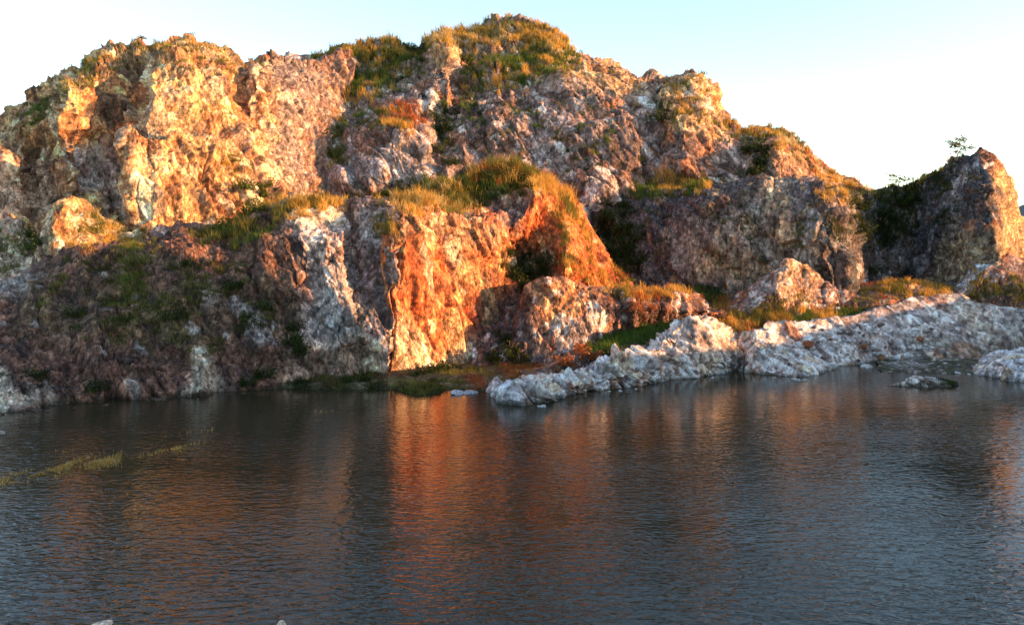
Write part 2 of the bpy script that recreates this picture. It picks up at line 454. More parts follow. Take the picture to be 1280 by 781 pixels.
tag(sheet('CH', 'hill', CH, MAUVE, [
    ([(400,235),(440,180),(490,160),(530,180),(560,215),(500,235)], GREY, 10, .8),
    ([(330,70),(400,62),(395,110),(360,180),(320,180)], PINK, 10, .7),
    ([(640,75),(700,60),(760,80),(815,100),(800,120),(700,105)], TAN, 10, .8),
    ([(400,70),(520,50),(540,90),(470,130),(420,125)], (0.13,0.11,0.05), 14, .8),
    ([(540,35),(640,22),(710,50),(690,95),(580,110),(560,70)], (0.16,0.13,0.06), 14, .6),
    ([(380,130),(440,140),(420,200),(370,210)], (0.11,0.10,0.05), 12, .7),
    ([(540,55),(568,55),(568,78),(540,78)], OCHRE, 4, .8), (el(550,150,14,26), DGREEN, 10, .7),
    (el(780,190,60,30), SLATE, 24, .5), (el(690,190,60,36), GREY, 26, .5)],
    mix=((QUARTZ, .06), (CRUST, .16), (RUST, .07)), back=BIG_BACK, amp=0.58, big=6.2, fine=.85, rot=(15, 35, 0), aniso=(1, 1, 2.0), seed=8, speck=.22),
    'shaded mauve middle face and grassy summit of the quarry hill', None, None, 'structure')

# upper hill, its east shoulder
RS = [
 [(750,280,104),(860,270,104),(950,265,102),(1040,262,103),(1070,258,109),(1112,258,114)],
 [(750,240,107),(860,235,105),(900,232,104),(960,228,103),(1000,235,103),(1040,242,104),(1070,248,110),(1112,253,115)],
 [(750,190,113),(820,175,112),(840,165,109),(860,165,107),(895,165,110),(930,175,111),(965,180,105),(975,182,105),(1010,200,108),(1050,226,110),(1090,246,110),(1112,252,110)],
 [(750,148,118),(815,135,117),(828,130,113),(850,125,111),(875,125,112),(894,138,115),(905,152,118),(930,166,117),(960,166,113),(975,170,112),(1010,192,113),(1050,219,114),(1090,243,114),(1112,252,114)],
 [(750,128,121),(800,114,121),(812,104,121),(830,96,119),(850,92,118),(865,90,117),(876,93,117),(888,108,118),(895,130,119),(905,148,120),(925,161,120),(945,159,119),(975,162,117),(990,170,117),(1010,189,117),(1040,212,117),(1065,229,117),(1090,242,117),(1112,251,117)]]
tag(sheet('RS', 'hill', RS, MAUVE, [
    ([(825,90),(900,90),(910,150),(900,175),(850,165),(830,130)], TAN, 8, .8), (el(815,150,20,22), DGREEN, 10, .6),
    ([(965,165),(1000,175),(1090,240),(1060,250),(975,235),(960,200)], (0.40,0.20,0.10), 10, .8),
    (el(945,195,16,26), DGREEN, 10, .7), (el(800,195,40,34), SLATE, 18, .5), (el(960,250,26,26), CREAM, 12, .4)],
    mix=((QUARTZ, .03), (CRUST, .20), (RUST, .10)), back=((5, .3), (14, -3), (30, -20)), amp=0.55, big=4.6, rot=(10, 30, 0), seed=14, speck=.2),
    'eastern shoulder of the quarry hill with a rock tower on its crest', None, None, 'structure')

# the east cliff, the saddle wall and the pinnacle
RC = [
 [(690,368,96),(760,366,96),(850,364,94),(900,360,92),(1000,356,90),(1050,355,89),(1060,358,94),(1066,360,108)],
 [(690,310,99),(740,300,99),(780,295,97),(850,290,95),(900,290,93),(960,285,92),(1040,290,90),(1056,290,91),(1060,292,95),(1066,300,110)],
 [(690,260,101),(740,255,101),(850,250,97),(870,240,96),(960,240,94),(1040,250,92),(1054,252,93),(1060,256,98),(1066,268,111)],
 [(690,240,102),(740,238,102),(800,236,101),(850,235,99),(870,231,98),(900,227,97),(950,225,97),(1000,230,96),(1035,238,94),(1050,243,95),(1060,248,100),(1066,256,112)]]
RC = [[(u, v, Y + (4 - (u - 740) / 310 * 6)) for u, v, Y in r] for r in RC]
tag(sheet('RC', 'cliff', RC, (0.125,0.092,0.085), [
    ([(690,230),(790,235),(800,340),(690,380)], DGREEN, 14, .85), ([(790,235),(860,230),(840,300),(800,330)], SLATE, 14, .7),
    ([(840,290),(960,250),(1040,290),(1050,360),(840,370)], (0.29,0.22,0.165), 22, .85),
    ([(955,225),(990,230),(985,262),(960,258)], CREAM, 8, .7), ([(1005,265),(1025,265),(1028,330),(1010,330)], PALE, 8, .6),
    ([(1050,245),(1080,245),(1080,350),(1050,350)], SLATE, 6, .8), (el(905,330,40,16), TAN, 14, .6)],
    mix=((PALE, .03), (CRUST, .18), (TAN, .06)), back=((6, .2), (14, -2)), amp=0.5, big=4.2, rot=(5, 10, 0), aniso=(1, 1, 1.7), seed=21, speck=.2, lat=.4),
    'shaded grey and tan cliff below the eastern shoulder', None, None, 'structure')
SDR = [
 [(1036,366,86.6),(1054,364,87.2),(1070,363,91),(1100,362,98),(1215,356,98)],
 [(1036,300,87),(1054,300,87.8),(1070,300,92),(1100,300,101),(1150,290,101),(1215,280,99)],
 [(1036,247,91),(1054,245,92),(1070,243,97),(1100,240,104),(1130,236,104),(1150,229,103),(1175,214,102),(1190,204,101),(1215,198,101)]]
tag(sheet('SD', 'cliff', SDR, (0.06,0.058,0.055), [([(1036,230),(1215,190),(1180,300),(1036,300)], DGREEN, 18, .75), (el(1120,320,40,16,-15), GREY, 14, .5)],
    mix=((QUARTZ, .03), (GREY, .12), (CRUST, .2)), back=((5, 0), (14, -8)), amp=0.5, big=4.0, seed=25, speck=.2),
    'dark overgrown saddle wall between the cliff and the pinnacle', None, None, 'structure')
PNR = [
 [(1140,352,99),(1180,354,94),(1215,354,90),(1245,350,88),(1256,350,90),(1270,350,97),(1292,350,108)],
 [(1140,300,101),(1180,290,95),(1215,285,91),(1245,290,89),(1255,290,91),(1268,290,97),(1292,300,108)],
 [(1140,265,103),(1180,242,97),(1215,235,93),(1236,235,91.5),(1246,238,93),(1260,246,97),(1274,268,104),(1292,345,110)],
 [(1140,240,104),(1150,231,103),(1175,215,100),(1190,201,98),(1205,192,97),(1225,187,96),(1240,193,97),(1255,208,100),(1268,232,104),(1274,262,107),(1278,300,108),(1292,352,111)]]
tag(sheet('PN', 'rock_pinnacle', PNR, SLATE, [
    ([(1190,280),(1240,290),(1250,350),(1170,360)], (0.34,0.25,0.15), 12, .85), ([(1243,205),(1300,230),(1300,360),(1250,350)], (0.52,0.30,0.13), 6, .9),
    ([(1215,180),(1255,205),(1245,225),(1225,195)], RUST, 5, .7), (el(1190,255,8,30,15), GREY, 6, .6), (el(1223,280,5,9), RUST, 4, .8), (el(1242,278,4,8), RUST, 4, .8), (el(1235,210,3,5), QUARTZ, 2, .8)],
    mix=((GREY, .05), (CRUST, .14)), back=((4, -1), (10, -12)), amp=0.42, big=3.6, seed=31, speck=.25),
    'dark rock pinnacle at the far end of the saddle, its outer edge lit orange', 'rock pinnacle')

# lower cliff to the west
WL = lambda pts: [(u, HZ + (CAMZ + .35) * F / Y, Y) for u, Y in pts]
LC = [
 WL([(-160,50),(0,55.6),(60,57),(160,59.4),(230,61.5),(300,63.5),(370,65.5),(420,67),(470,69),(480,68.7),(487,68.7),(494,72),(512,80)]),
 [(-160,455,56),(0,462,60),(160,452,63),(300,440,66),(370,435,68),(430,430,68.2),(455,428,69),(482,425,69.7),(489,420,69.7),(496,420,76),(512,420,81)],
 [(-160,400,62),(0,405,66),(100,385,68),(200,370,69),(300,365,71),(375,360,71),(420,350,70.8),(434,350,71.4),(441,350,75),(450,348,74),(470,345,73),(496,345,71),(502,345,71),(507,345,78),(512,345,82)],
 [(-160,370,68),(0,380,70),(60,342,72),(110,320,74),(200,310,74),(300,302,75),(370,290,73.4),(400,295,73.2),(432,295,73.8),(438,297,79),(446,295,77),(475,290,76),(492,295,72.5),(498,295,72.5),(504,295,79),(512,295,83)],
 [(-160,352,72),(0,366,72),(30,356,73),(60,328,74),(80,314,75),(110,304,76),(190,307,77),(197,295,76.5),(215,287,77),(250,287,78),(280,288,79),(305,278,79),(320,266,79),(345,259,78),(365,254,78),(400,251,79),(432,253,82),(438,257,84),(446,250,80),(480,249,79),(492,260,75),(498,261,75),(504,264,81),(512,266,84)]]
tag(sheet('LC', 'cliff', LC, (0.19, 0.094, 0.06), [
    (el(160,360,50,50), MOSS, 40, .55), (el(60,380,50,36), MOSS, 30, .45), (el(230,400,50,46), MOSS, 30, .5), (el(330,390,30,50), (0.05,0.05,0.02), 24, .5),
    ([(360,250),(500,245),(505,470),(440,475),(370,420),(390,350)], PINK, 16, .9), ([(395,345),(440,330),(455,400),(420,440),(385,420)], PALE, 12, .8),
    ([(468,285),(500,265),(500,400),(470,410),(440,360)], (0.12,0.09,0.09), 9, .8), ([(435,380),(458,380),(455,450),(440,450)], (0.06,0.055,0.03), 6, .7),
    ([(352,430),(470,425),(495,480),(340,500)], (0.40,0.27,0.17), 14, .8), (el(435,300,4,50,8), RUST, 5, .5),
    ([(-160,470),(6,465),(38,505),(-160,540)], (0.68,0.54,0.39), 6, .95), ([(38,480),(52,485),(55,505),(36,505)], (0.62,.49,.36), 4, .9), ([(60,470),(75,490),(78,505),(62,505)], (0.62,.5,.37), 4, .9),
    ([(85,497),(106,492),(106,504),(85,508)], TAN, 4, .8), ([(153,478),(170,465),(178,480),(165,495)], (0.60,.49,.39), 4, .95), ([(248,440),(262,440),(280,490),(232,497),(240,470)], (0.62,.49,.35), 6, .95),
    ([(253,340),(270,350),(278,380),(250,392)], (0.30,.23,.18), 6, .8), ([(0,362),(60,330),(40,360),(0,380)], PALE, 5, .7), (el(395,265,36,11,8), CREAM, 6, .9), ([(462,432),(490,425),(480,470),(460,470)], CREAM, 6, .6), (el(486,375,9,16), (0.5,.17,.06), 5, .85)],
    mix=((PALE, .02), ((0.05,.03,.028), .14), ((.15,.07,.045), .18)), back=((5, .3), (12, -1)), amp=0.5, big=4.2, rot=(10, 30, 0), aniso=(1, 1, 2.1), seed=44, speck=.08, lat=.6),
    'dark weathered lower cliff rising from the water, pink and pale towards the gully', None, None, 'structure')

SP = [
 [(-160,380,73),(0,380,74.5),(60,345,76),(110,318,77.5),(200,316,79),(215,318,80)],
 [(-160,335,80),(0,326,79),(40,330,80),(60,292,79),(70,282,78),(120,285,81),(170,304,82),(215,317,83)],
 [(-160,295,84),(0,275,84),(25,271,84),(33,288,85),(45,302,84),(55,300,83),(62,266,81),(74,247,80.5),(95,252,83),(115,257,84),(122,266,85),(145,280,86),(170,296,87),(195,303,88),(215,314,89)]]
tag(sheet('SP', 'rock_spur', SP, OCHRE, [([(-160,270),(60,270),(60,330),(-160,380)], PALE, 10, .6), (el(108,268,10,12), RUST, 6, .7), (el(32,345,36,14,-25), PALE, 8, .7), (el(150,290,45,14,20), (0.34,0.25,0.10), 10, .6)],
    mix=((CREAM, .2), (RUST, .12)), back=((5, -1), (10, -4)), amp=0.42, big=3.2, rot=(0, 40, 0), seed=51),
    'small sunlit orange spur above the dark lower cliff', 'rock spur')

# red bluff
RB = [
 [(482,476,70),(490,473,70),(540,462,72.5),(600,459,75),(640,456,77),(700,445,80),(795,420,84)],
 [(482,400,70.5),(492,400,70.5),(540,400,73.5),(600,398,77),(620,398,78),(660,400,79),(795,400,84)],
 [(496,330,71.5),(506,328,71.5),(560,325,76),(620,325,79.5),(634,325,82),(650,325,84),(690,320,83),(705,312,80),(740,335,84),(770,352,87),(795,372,88)],
 [(492,270,74),(500,267,74),(530,264,76),(575,274,78),(610,280,80),(640,285,81.5),(660,265,82),(668,238,82.5),(690,252,84),(720,278,86),(742,308,87),(765,342,88),(795,368,89)],
 [(492,264,78),(520,259,80),(560,260,83),(600,257,85),(640,242,86),(662,229,86.5),(690,240,87),(725,272,88.5),(745,303,89.5),(765,340,90),(795,365,91)],
 [(492,257,82),(520,242,84),(560,231,86.5),(590,216,88),(620,206,89),(650,207,90),(690,230,90),(725,262,90.5),(745,296,91),(765,339,91.5),(795,363,93)]]
RB = stretch(RB, 480)
tag(sheet('RB', 'red_bluff', RB, RED, [
    ([(500,262),(600,270),(640,290),(600,310),(540,300),(500,300)], (0.60,0.36,0.19), 10, .8),
    ([(488,395),(520,400),(545,440),(560,480),(488,480)], CREAM, 10, .85), ([(560,440),(615,420),(625,470),(550,470)], (0.55,.42,.27), 7, .9),
    (el(577,325,10,9), CREAM, 5, .9), (el(600,345,22,20), OCHRE, 12, .5), (el(560,380,14,40,10), RUST, 14, .5),
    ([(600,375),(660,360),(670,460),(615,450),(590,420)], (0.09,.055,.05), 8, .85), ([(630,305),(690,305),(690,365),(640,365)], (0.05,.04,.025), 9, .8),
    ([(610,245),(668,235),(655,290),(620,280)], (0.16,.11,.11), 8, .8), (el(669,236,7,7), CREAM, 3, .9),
    ([(500,255),(560,235),(620,200),(660,205),(660,235),(600,262),(540,262)], (0.12,.09,.03), 8, .8), ([(655,240),(690,245),(740,300),(765,345),(735,340),(690,300)], (0.46,.10,.03), 8, .8)],
    mix=((CREAM, .06), (RUST, .24), (OCHRE, .08)), back=((5, 0), (14, -2)), amp=0.45, big=3.6, rot=(5, 28, 10), aniso=(1, 1, 2.4), seed=61, lat=.6),
    'sunlit red orange bluff with a pale foot and a grassy knoll on top', 'rock bluff')

MB = [
 [(592,466,73),(640,462,73),(700,444,73),(740,430,74.5),(800,412,78),(880,402,80),(905,400,82)],
 [(592,430,76),(640,415,75.5),(662,395,74),(700,390,74.6),(740,385,74.8),(800,387,76.3),(880,388,78.6),(905,393,81)],
 [(592,418,78),(640,384,77.5),(666,356,76.5),(681,348,76),(700,350,76.4),(730,359,76.4),(767,365,76.8),(800,365,77.8),(850,363,79.4),(870,369,80.5),(885,386,82),(905,395,84)]]
tag(sheet('MB', 'rock_buttress', MB, (0.17,0.10,0.085), [
    ([(662,345),(735,350),(755,365),(720,395),(690,410),(668,385)], (0.50,0.22,0.09), 8, .9), ([(655,405),(690,410),(740,385),(730,440),(655,470)], PALE, 9, .4),
    ([(733,375),(752,378),(757,405),(735,405)], QUARTZ, 4, .8), ([(592,400),(658,370),(655,470),(592,470)], (0.075,.05,.045), 8, .9)],
    mix=((QUARTZ, .08), (CRUST, .16), (RUST, .1)), back=((5, -.3), (10, -2)), amp=0.42, big=2.8, seed=71),
    'low buttress with orange top standing right beside the red bluff', 'rock buttress')

# terrace, knob, low ridge and slab on the right
BN = [
 [(650,472,64.5),(690,462,66),(720,448,69.5),(800,436,72.5),(860,410,75.5),(920,424,77.5),(980,410,80.5),(1066,398,84),(1114,386,86),(1185,371,88.3),(1226,384,86.2),(1310,394,85),(1500,400,84)],
 [(650,464,70),(690,452,72),(720,432,76),(800,408,79),(900,402,81),(1000,390,84.5),(1066,380,87.5),(1120,368,89.5),(1185,361,91),(1310,374,89)],
 [(650,455,80),(690,440,82),(720,405,85),(800,378,89),(900,364,93),(1000,354,94),(1100,355,98),(1185,350,98),(1310,352,97)]]
tag(sheet('BN', 'terrace', BN, SOIL, [(el(1000,385,130,16), (0.10,.10,.03), 14, .6)], mix=((GREY, .12), (RUST, .1)), back=((6, 0),), amp=0.25, big=2.6, seed=81),
    'grassy quarry terrace between the shore rocks and the cliff', None, None, 'structure')
KB = [
 [(900,404,83),(940,400,82.5),(985,397,83),(1064,380,86)],
 [(900,398,84.5),(940,376,83.5),(972,362,83),(1010,364,85),(1064,369,87)],
 [(900,396,86),(925,368,86),(950,348,86),(975,333,86),(985,327,86),(1005,329,87),(1015,338,87.5),(1025,348,88),(1050,356,88.5),(1064,362,89)]]
tag(sheet('KB', 'rock_mound', KB, MAUVE, [([(965,325),(1010,325),(1020,350),(1010,385),(968,385)], (0.42,.24,.13), 7, .85), (el(1000,332,12,8), OCHRE, 5, .9)],
    mix=((QUARTZ, .12), (RUST, .14), (CRUST, .12)), back=((3, -1), (5, -3)), amp=0.42, big=2.2, rot=(0, -35, 0), aniso=(1, 1, 2.2), seed=85),
    'rounded rock mound with an ochre cap on the grassy terrace', 'rock mound')
LR = [
 [(1040,380,85.5),(1110,376,85),(1195,370,87)], [(1040,368,88),(1110,362,87),(1195,364,88.5)],
 [(1040,364,90),(1080,355,90),(1110,353,90),(1140,352,90),(1170,358,90),(1195,366,91)]]
tag(sheet('LR', 'rock_ridge', LR, (0.20,.13,.09), [([(1110,345),(1180,350),(1180,370),(1120,370)], OCHRE, 6, .6)], mix=((CRUST, .2), (RUST, .2)), back=((4, -1),), amp=0.3, big=1.8, seed=87),
    'low brown rock ridge under dry grass in front of the saddle wall', 'rock ridge')
SL = [
 [(1190,372,87.5),(1250,376,86.5),(1315,380,86),(1480,392,86)], [(1190,368,88),(1215,350,87.5),(1250,342,87),(1315,345,87),(1400,370,87.5),(1480,388,88)],
 [(1190,365,88.5),(1205,348,89.5),(1220,328,89.5),(1240,316,89.5),(1262,318,90),(1280,321,90.5),(1315,324,90.5),(1390,355,91),(1480,384,92)]]
tag(sheet('SL', 'slab_outcrop', SL, (0.17,.10,.075), [([(1195,370),(1222,318),(1245,315),(1240,335),(1210,370)], (0.42,.41,.40), 5, .95), ([(1240,312),(1320,315),(1320,330),(1245,330)], (0.42,.22,.12), 5, .9)],
    mix=((GREY, .1), (RUST, .12)), back=((4, -.5), (6, -4)), amp=0.3, big=2.4, rot=(0, -40, 0), aniso=(1, 1, 2.5), seed=89),
    'brown slab outcrop with a pale tilted left edge below the pinnacle', 'rock outcrop')

# pale shore rocks
def shore(pts, z=-0.25):
    return [(u, v, wy(v, z)) for u, v in pts]
WS = [
 shore([(594,500),(643,509),(683,507),(740,492),(800,485),(866,475),(932,466)]),
 [(594,497,62),(620,494,60.2),(643,493,59.3),(683,490,59.8),(740,476,64),(800,460,66.8),(845,445,70),(870,438,70.2),(905,440,72),(932,446,74.5)],
 [(594,496,62.5),(615,487,61.8),(633,480,61.2),(657,474,61.3),(700,465,62.8),(733,460,65.3),(760,450,66.8),(773,440,67.8),(800,430,69.3),(830,423,71.3),(842,413,72),(850,400,72.3),(870,396,72.5),(885,397,73.5),(910,410,75),(921,419,75.8),(932,428,77)]]
WMIX = ((RUST, .06), (GREY, .12), ((0.74,.69,.64), .2), (CREAM, .08), (CRUST, .03))
tag(sheet('WS', 'white_outcrop', WS, QUARTZ, [([(600,475),(660,470),(660,515),(600,515)], (0.42,.42,.45), 10, .7), ([(855,395),(925,400),(925,440),(870,470),(850,440)], (0.60,.42,.30), 9, .8), (el(865,412,20,14,15), GREY, 6, .7), (el(680,478,22,16), (0.68,.5,.33), 8, .7), (el(770,455,10,22,10), CREAM, 6, .8)],
    mix=WMIX, back=((3, -.4), (6, -2.5)), amp=0.55, big=2.6, bed=1.8, dip=48, rot=(10, 50, 20), aniso=(1, 1, 3.0), mat=PALE_ROCK, fine=.6, seed=91, crack=.6),
    'long jagged white rock spit tapering to a point in the water', 'rock outcrop')
D2 = [
 shore([(918,468),(960,472),(1000,476),(1030,472),(1048,464)]),
 [(918,450,76),(940,440,73.5),(965,442,73),(1000,455,71.8),(1030,460,72.5),(1048,462,76)],
 [(918,432,78),(928,417,75.8),(945,411,75.6),(962,409,76),(975,418,76.8),(1000,434,76),(1020,448,75),(1048,461,77)]]
tag(sheet('D2', 'white_outcrop', D2, QUARTZ, [([(925,405),(980,405),(975,430),(935,440)], (0.68,.54,.42), 7, .7), (el(980,468,26,7), (0.30,.2,.2), 5, .6)], mix=WMIX, back=((2, -.5), (4, -2.5)), amp=0.42, big=2.0, rot=(0, 30, 0), aniso=(1, 1, 2.2), mat=PALE_ROCK, fine=.6, seed=95, crack=.5),
    'hump of crumpled white rock at the end of the stony beach', 'rock outcrop')
BH = [
 shore([(960,466),(1030,463),(1060,459),(1122,454),(1160,455),(1215,455),(1310,455),(1520,458)]),
 [(960,446,76.5),(1030,432,78),(1066,427,79.5),(1122,422,81),(1185,417,82),(1215,432,81),(1310,432,81)],
 [(960,405,79),(1000,403,80),(1066,394,82.5),(1114,381,84.5),(1150,371,86),(1185,365,86.5),(1205,369,86),(1226,380,84.5),(1260,386,83.5),(1310,391,83)]]
tag(sheet('BH', 'stony_beach', BH, (0.56,.485,.43), [([(1060,390),(1115,378),(1185,372),(1130,392),(1070,402)], (0.16,.14,.14), 6, .8), ([(1080,400),(1180,385),(1200,420),(1090,425)], (0.40,.32,.28), 14, .7), ([(1180,362),(1230,378),(1240,420),(1200,410)], (0.58,.45,.33), 7, .8), ([(1160,425),(1300,410),(1300,470),(1120,470)], MUD, 12, .8)],
    mix=((RUST, .06), (GREY, .2), (QUARTZ, .09), (CRUST, .12)), back=((4, 0), (6, -1)), amp=0.2, big=3.8, rot=(0, 15, 0), mat=PALE_ROCK, fine=.6, seed=97, crack=.35, dip=28, bed=1.4),
    'grey and white stony beach sloping to the water', None, None, 'structure')
FL = [
 [(1100,468,wy(468,-.2)),(1150,470,wy(470,-.2)),(1245,474,wy(474,-.2))], [(1100,462,wy(462,.12)),(1150,462,wy(462,.18)),(1245,464,wy(464,.15))],
 [(1100,452,wy(452,.1)),(1150,450,wy(450,.2)),(1245,448,wy(448,.25))]]
tag(sheet('FL', 'mud_flat', FL, MUD, [(el(1135,455,26,6), PALE, 5, .8)], mix=((PALE, .1), (MOSS, .14)), back=((5, 0),), amp=0.12, big=1.6, seed=99),
    'wet olive mud flat at the edge of the shallow water', None, None, 'structure')
RD = [
 shore([(1212,472),(1240,474),(1262,480),(1315,484),(1500,486)]), [(1212,466,72.6),(1235,456,71.6),(1262,460,69.2),(1315,462,68.6)],
 [(1212,463,73.5),(1225,453,74),(1245,443,74.5),(1280,436,75),(1315,432,76)]]
tag(sheet('RD', 'white_outcrop', RD, (0.56,.54,.54), [(el(1246,458,6,12), RUST, 4, .6)], mix=WMIX, back=((2, -.3), (4, -3)), amp=0.34, big=1.9, rot=(0, -30, 0), aniso=(1, 1, 2.2), mat=PALE_ROCK, fine=.6, seed=103, crack=.5),
    'bluish white domed rock beside the mud flat', 'rock outcrop')
IS = [
 shore([(1110,484),(1150,486),(1176,486),(1204,484)], -.15), [(1110,482,66.2),(1130,479,66.2),(1150,476,66.2),(1172,476,66.2),(1204,481,66.2)],
 [(1110,481,67.2),(1130,476,67.2),(1142,470,67.2),(1160,470,67.2),(1180,474,67.2),(1204,480,67.2)]]
tag(sheet('IS', 'rock_islet', IS, (0.38,.33,.27), [(el(1185,480,18,8), (0.05,.05,.02), 5, .9)], mix=((QUARTZ, .2), (CRUST, .2)), back=((1.5, -.5),), amp=0.2, big=1.2, seed=107),
    'low flat rock islet in the shallow water off the beach', 'rock islet')
def zr(pts):
    return [(u, HZ + (CAMZ - z) / Y * F, Y) for u, z, Y in pts]
GBU = (356, 400, 480, 500, 520, 545, 560, 600, 640, 690)
GBF = [wy(v, -.2) for v in (490, 491, 490, 492, 497, 495, 489, 493, 490, 480)]
GB = [
 zr([(u, -.2, y) for u, y in zip(GBU, GBF)]), zr([(u, .28, y + 1.3) for u, y in zip(GBU, GBF)]),
 zr([(u, z, y) for u, z, y in zip(GBU, (.4, .45, .5, .5, .55, .6, .6, .7, .8, 1.0), (67.2, 68, 71, 72.5, 74, 75, 76, 77.5, 79, 80))])]
tag(sheet('GB', 'grassy_bank', GB, (0.12,.085,.05), [([(630,455),(700,450),(700,475),(640,485)], (0.3,.1,.05), 8, .7)], mix=((MOSS, .3),), back=((4, .3),), amp=0.08, big=1.6, seed=111),
    'low grassy bank under the red bluff', None, None, 'structure')

# ------------------------------------------------------------------ ground, water, distant hill, the ridge out of view on the right
def radial_ground():
    rr = np.concatenate([np.linspace(1, 260, 90), np.geomspace(280, 4500, 40)])
    aa = np.linspace(0, 2 * np.pi, 181)[:-1]
    Rg, A = np.meshgrid(rr, aa, indexing='ij')
    X = Rg * np.cos(A); Y = 60 + Rg * np.sin(A)
    P = np.stack([X.ravel(), Y.ravel(), np.zeros(X.size)], 1).astype(np.float32)
    e = np.sqrt((P[:, 0] / 150) ** 2 + ((P[:, 1] - 40) / 85) ** 2)
    z = -3.0 + np.clip((e - 0.9) / 0.5, 0, 1) * 5.0 + fbm(P / 40, 3, 5) * 0.8
    # the bank the photographer stands on
    z = np.maximum(z, np.where(P[:, 1] < 30, np.clip(10.35 - 0.30 * np.maximum(P[:, 1], 0) - 1.6 * np.maximum(P[:, 1] - 8.5, 0), -3, 10.4), -9) + fbm(P / 3, 3, 6) * 0.12)
    P[:, 2] = z
    n1, n2 = X.shape
    i = np.arange(n1 * n2).reshape(n1, n2); j = np.roll(i, -1, 1)
    f = np.stack([i[:-1], i[1:], j[1:], j[:-1]], -1).reshape(-1, 4)
    c = np.array(SOIL, np.float32) * (0.8 + 0.4 * fbm(P / 20, 3, 9)[:, None]) + np.array((0.02, .04, .0), np.float32)
    o = mesh_np('ground', P, f, EARTH, np.clip(c, .01, 1), smooth=True)
    tag(o, 'earth ground around the lake and out to the horizon', kind='structure')
    # fill the centre
radial_ground()

wm, nt, b = new_mat('lake_water')
N, L = nt.nodes.new, nt.links.new
b.inputs['Base Color'].default_value = (0.032, 0.025, 0.013, 1)
b.inputs['Roughness'].default_value = 0.06
b.inputs['IOR'].default_value = 1.32
tc = N('ShaderNodeTexCoord')
def wave(scale, rotz, detail, ws, dist=0.0):
    mp = N('ShaderNodeMapping'); mp.inputs['Scale'].default_value = ws; mp.inputs['Rotation'].default_value = (0, 0, math.radians(rotz))
    nz = N('ShaderNodeTexNoise'); nz.inputs['Scale'].default_value = scale; nz.inputs['Detail'].default_value = detail; nz.inputs['Roughness'].default_value = 0.55
    nz.inputs['Distortion'].default_value = dist
    L(tc.outputs['Object'], mp.inputs[0]); L(mp.outputs[0], nz.inputs['Vector'])
    return nz
w1 = wave(1.85, -16, 1.5, (0.85, 1.75, 1), 0.7)
w2 = wave(4.2, -12, 2, (0.8, 1.9, 1), 0.4)
w3 = wave(0.09, 14, 3, (0.5, 1.5, 1))
ad = N('ShaderNodeMath'); ad.operation = 'MULTIPLY_ADD'; ad.inputs[1].default_value = 0.22
L(w2.outputs['Fac'], ad.inputs[0]); L(w1.outputs['Fac'], ad.inputs[2])
gust = N('ShaderNodeMapRange'); gust.inputs[1].default_value = 0.35; gust.inputs[2].default_value = 0.65; gust.inputs[3].default_value = 0.4; gust.inputs[4].default_value = 1.1
L(w3.outputs['Fac'], gust.inputs[0])
hm = N('ShaderNodeMath'); hm.operation = 'MULTIPLY'
sx = N('ShaderNodeSeparateXYZ'); L(tc.outputs['Object'], sx.inputs[0])
lee = N('ShaderNodeMapRange'); lee.inputs[1].default_value = 66; lee.inputs[2].default_value = 30; lee.inputs[3].default_value = 0.4; lee.inputs[4].default_value = 1.0   # calmer in the lee of the far shore
L(sx.outputs[1], lee.inputs[0])
lm = N('ShaderNodeMath'); lm.operation = 'MULTIPLY'; L(gust.outputs[0], lm.inputs[0]); L(lee.outputs[0], lm.inputs[1])
L(ad.outputs[0], hm.inputs[0]); L(lm.outputs[0], hm.inputs[1])
bp = N('ShaderNodeBump'); bp.inputs['Strength'].default_value = 1.0; bp.inputs['Distance'].default_value = 0.064
L(hm.outputs[0], bp.inputs['Height']); L(bp.outputs[0], b.inputs['Normal'])
gx, gy = np.meshgrid(np.linspace(-150, 150, 60), np.linspace(-45, 125, 40))
gp = np.stack([gx.ravel(), gy.ravel(), np.zeros(gx.size)], 1)
gi = np.arange(gx.size).reshape(gx.shape)
tag(mesh_np('water', gp, np.stack([gi[:-1, :-1], gi[:-1, 1:], gi[1:, 1:], gi[1:, :-1]], -1).reshape(-1, 4), wm, smooth=True), 'dark rippled lake water', kind='structure')

def heightstrip(name, A, B, heights, width, mat, base, seed, label, amp=1.0):
    """a long ridge from A to B; heights: (fraction, crest height)"""
    A, B = np.array(A, float), np.array(B, float)
    d = (B - A); ln = np.hypot(*d); d /= ln; pn = np.array([-d[1], d[0]])
    s = np.linspace(0, 1, max(40, int(ln / (width / 40)))); t = np.linspace(-1, 1, 50)
    S, T = np.meshgrid(s, t, indexing='ij')
    hh = np.interp(S, [h[0] for h in heights], [h[1] for h in heights])
    XY = A + S[..., None] * ln * d + T[..., None] * width * pn
    prof = np.clip(1.12 * (1 - np.abs(T) ** 1.6), 0, 1)
    Pq = np.stack([XY[..., 0].ravel(), XY[..., 1].ravel(), (hh * prof - 2).ravel()], 1).astype(np.float32)
    sc = width / 6
    _, _, hc, bd = worley(Pq / sc, seed)
    Pq[:, 2] += amp * (fbm(Pq / sc, 4, seed + 1) * sc * 0.18 + (bd[:, 0] * (rnd(hc, 1) - .5) + bd[:, 1] * (rnd(hc, 2) - .5)) * sc * .25) * np.clip(prof.ravel() * 3, 0, 1)
    i = np.arange(S.size).reshape(S.shape)
    f = np.stack([i[:-1, :-1], i[1:, :-1], i[1:, 1:], i[:-1, 1:]], -1).reshape(-1, 4)
    c = np.array(base, np.float32) * (0.7 + 0.6 * rnd(hc, 5))[:, None]
    o = mesh_np(name, Pq, f, mat, c)
    tag(o, label, kind='structure')
    return o

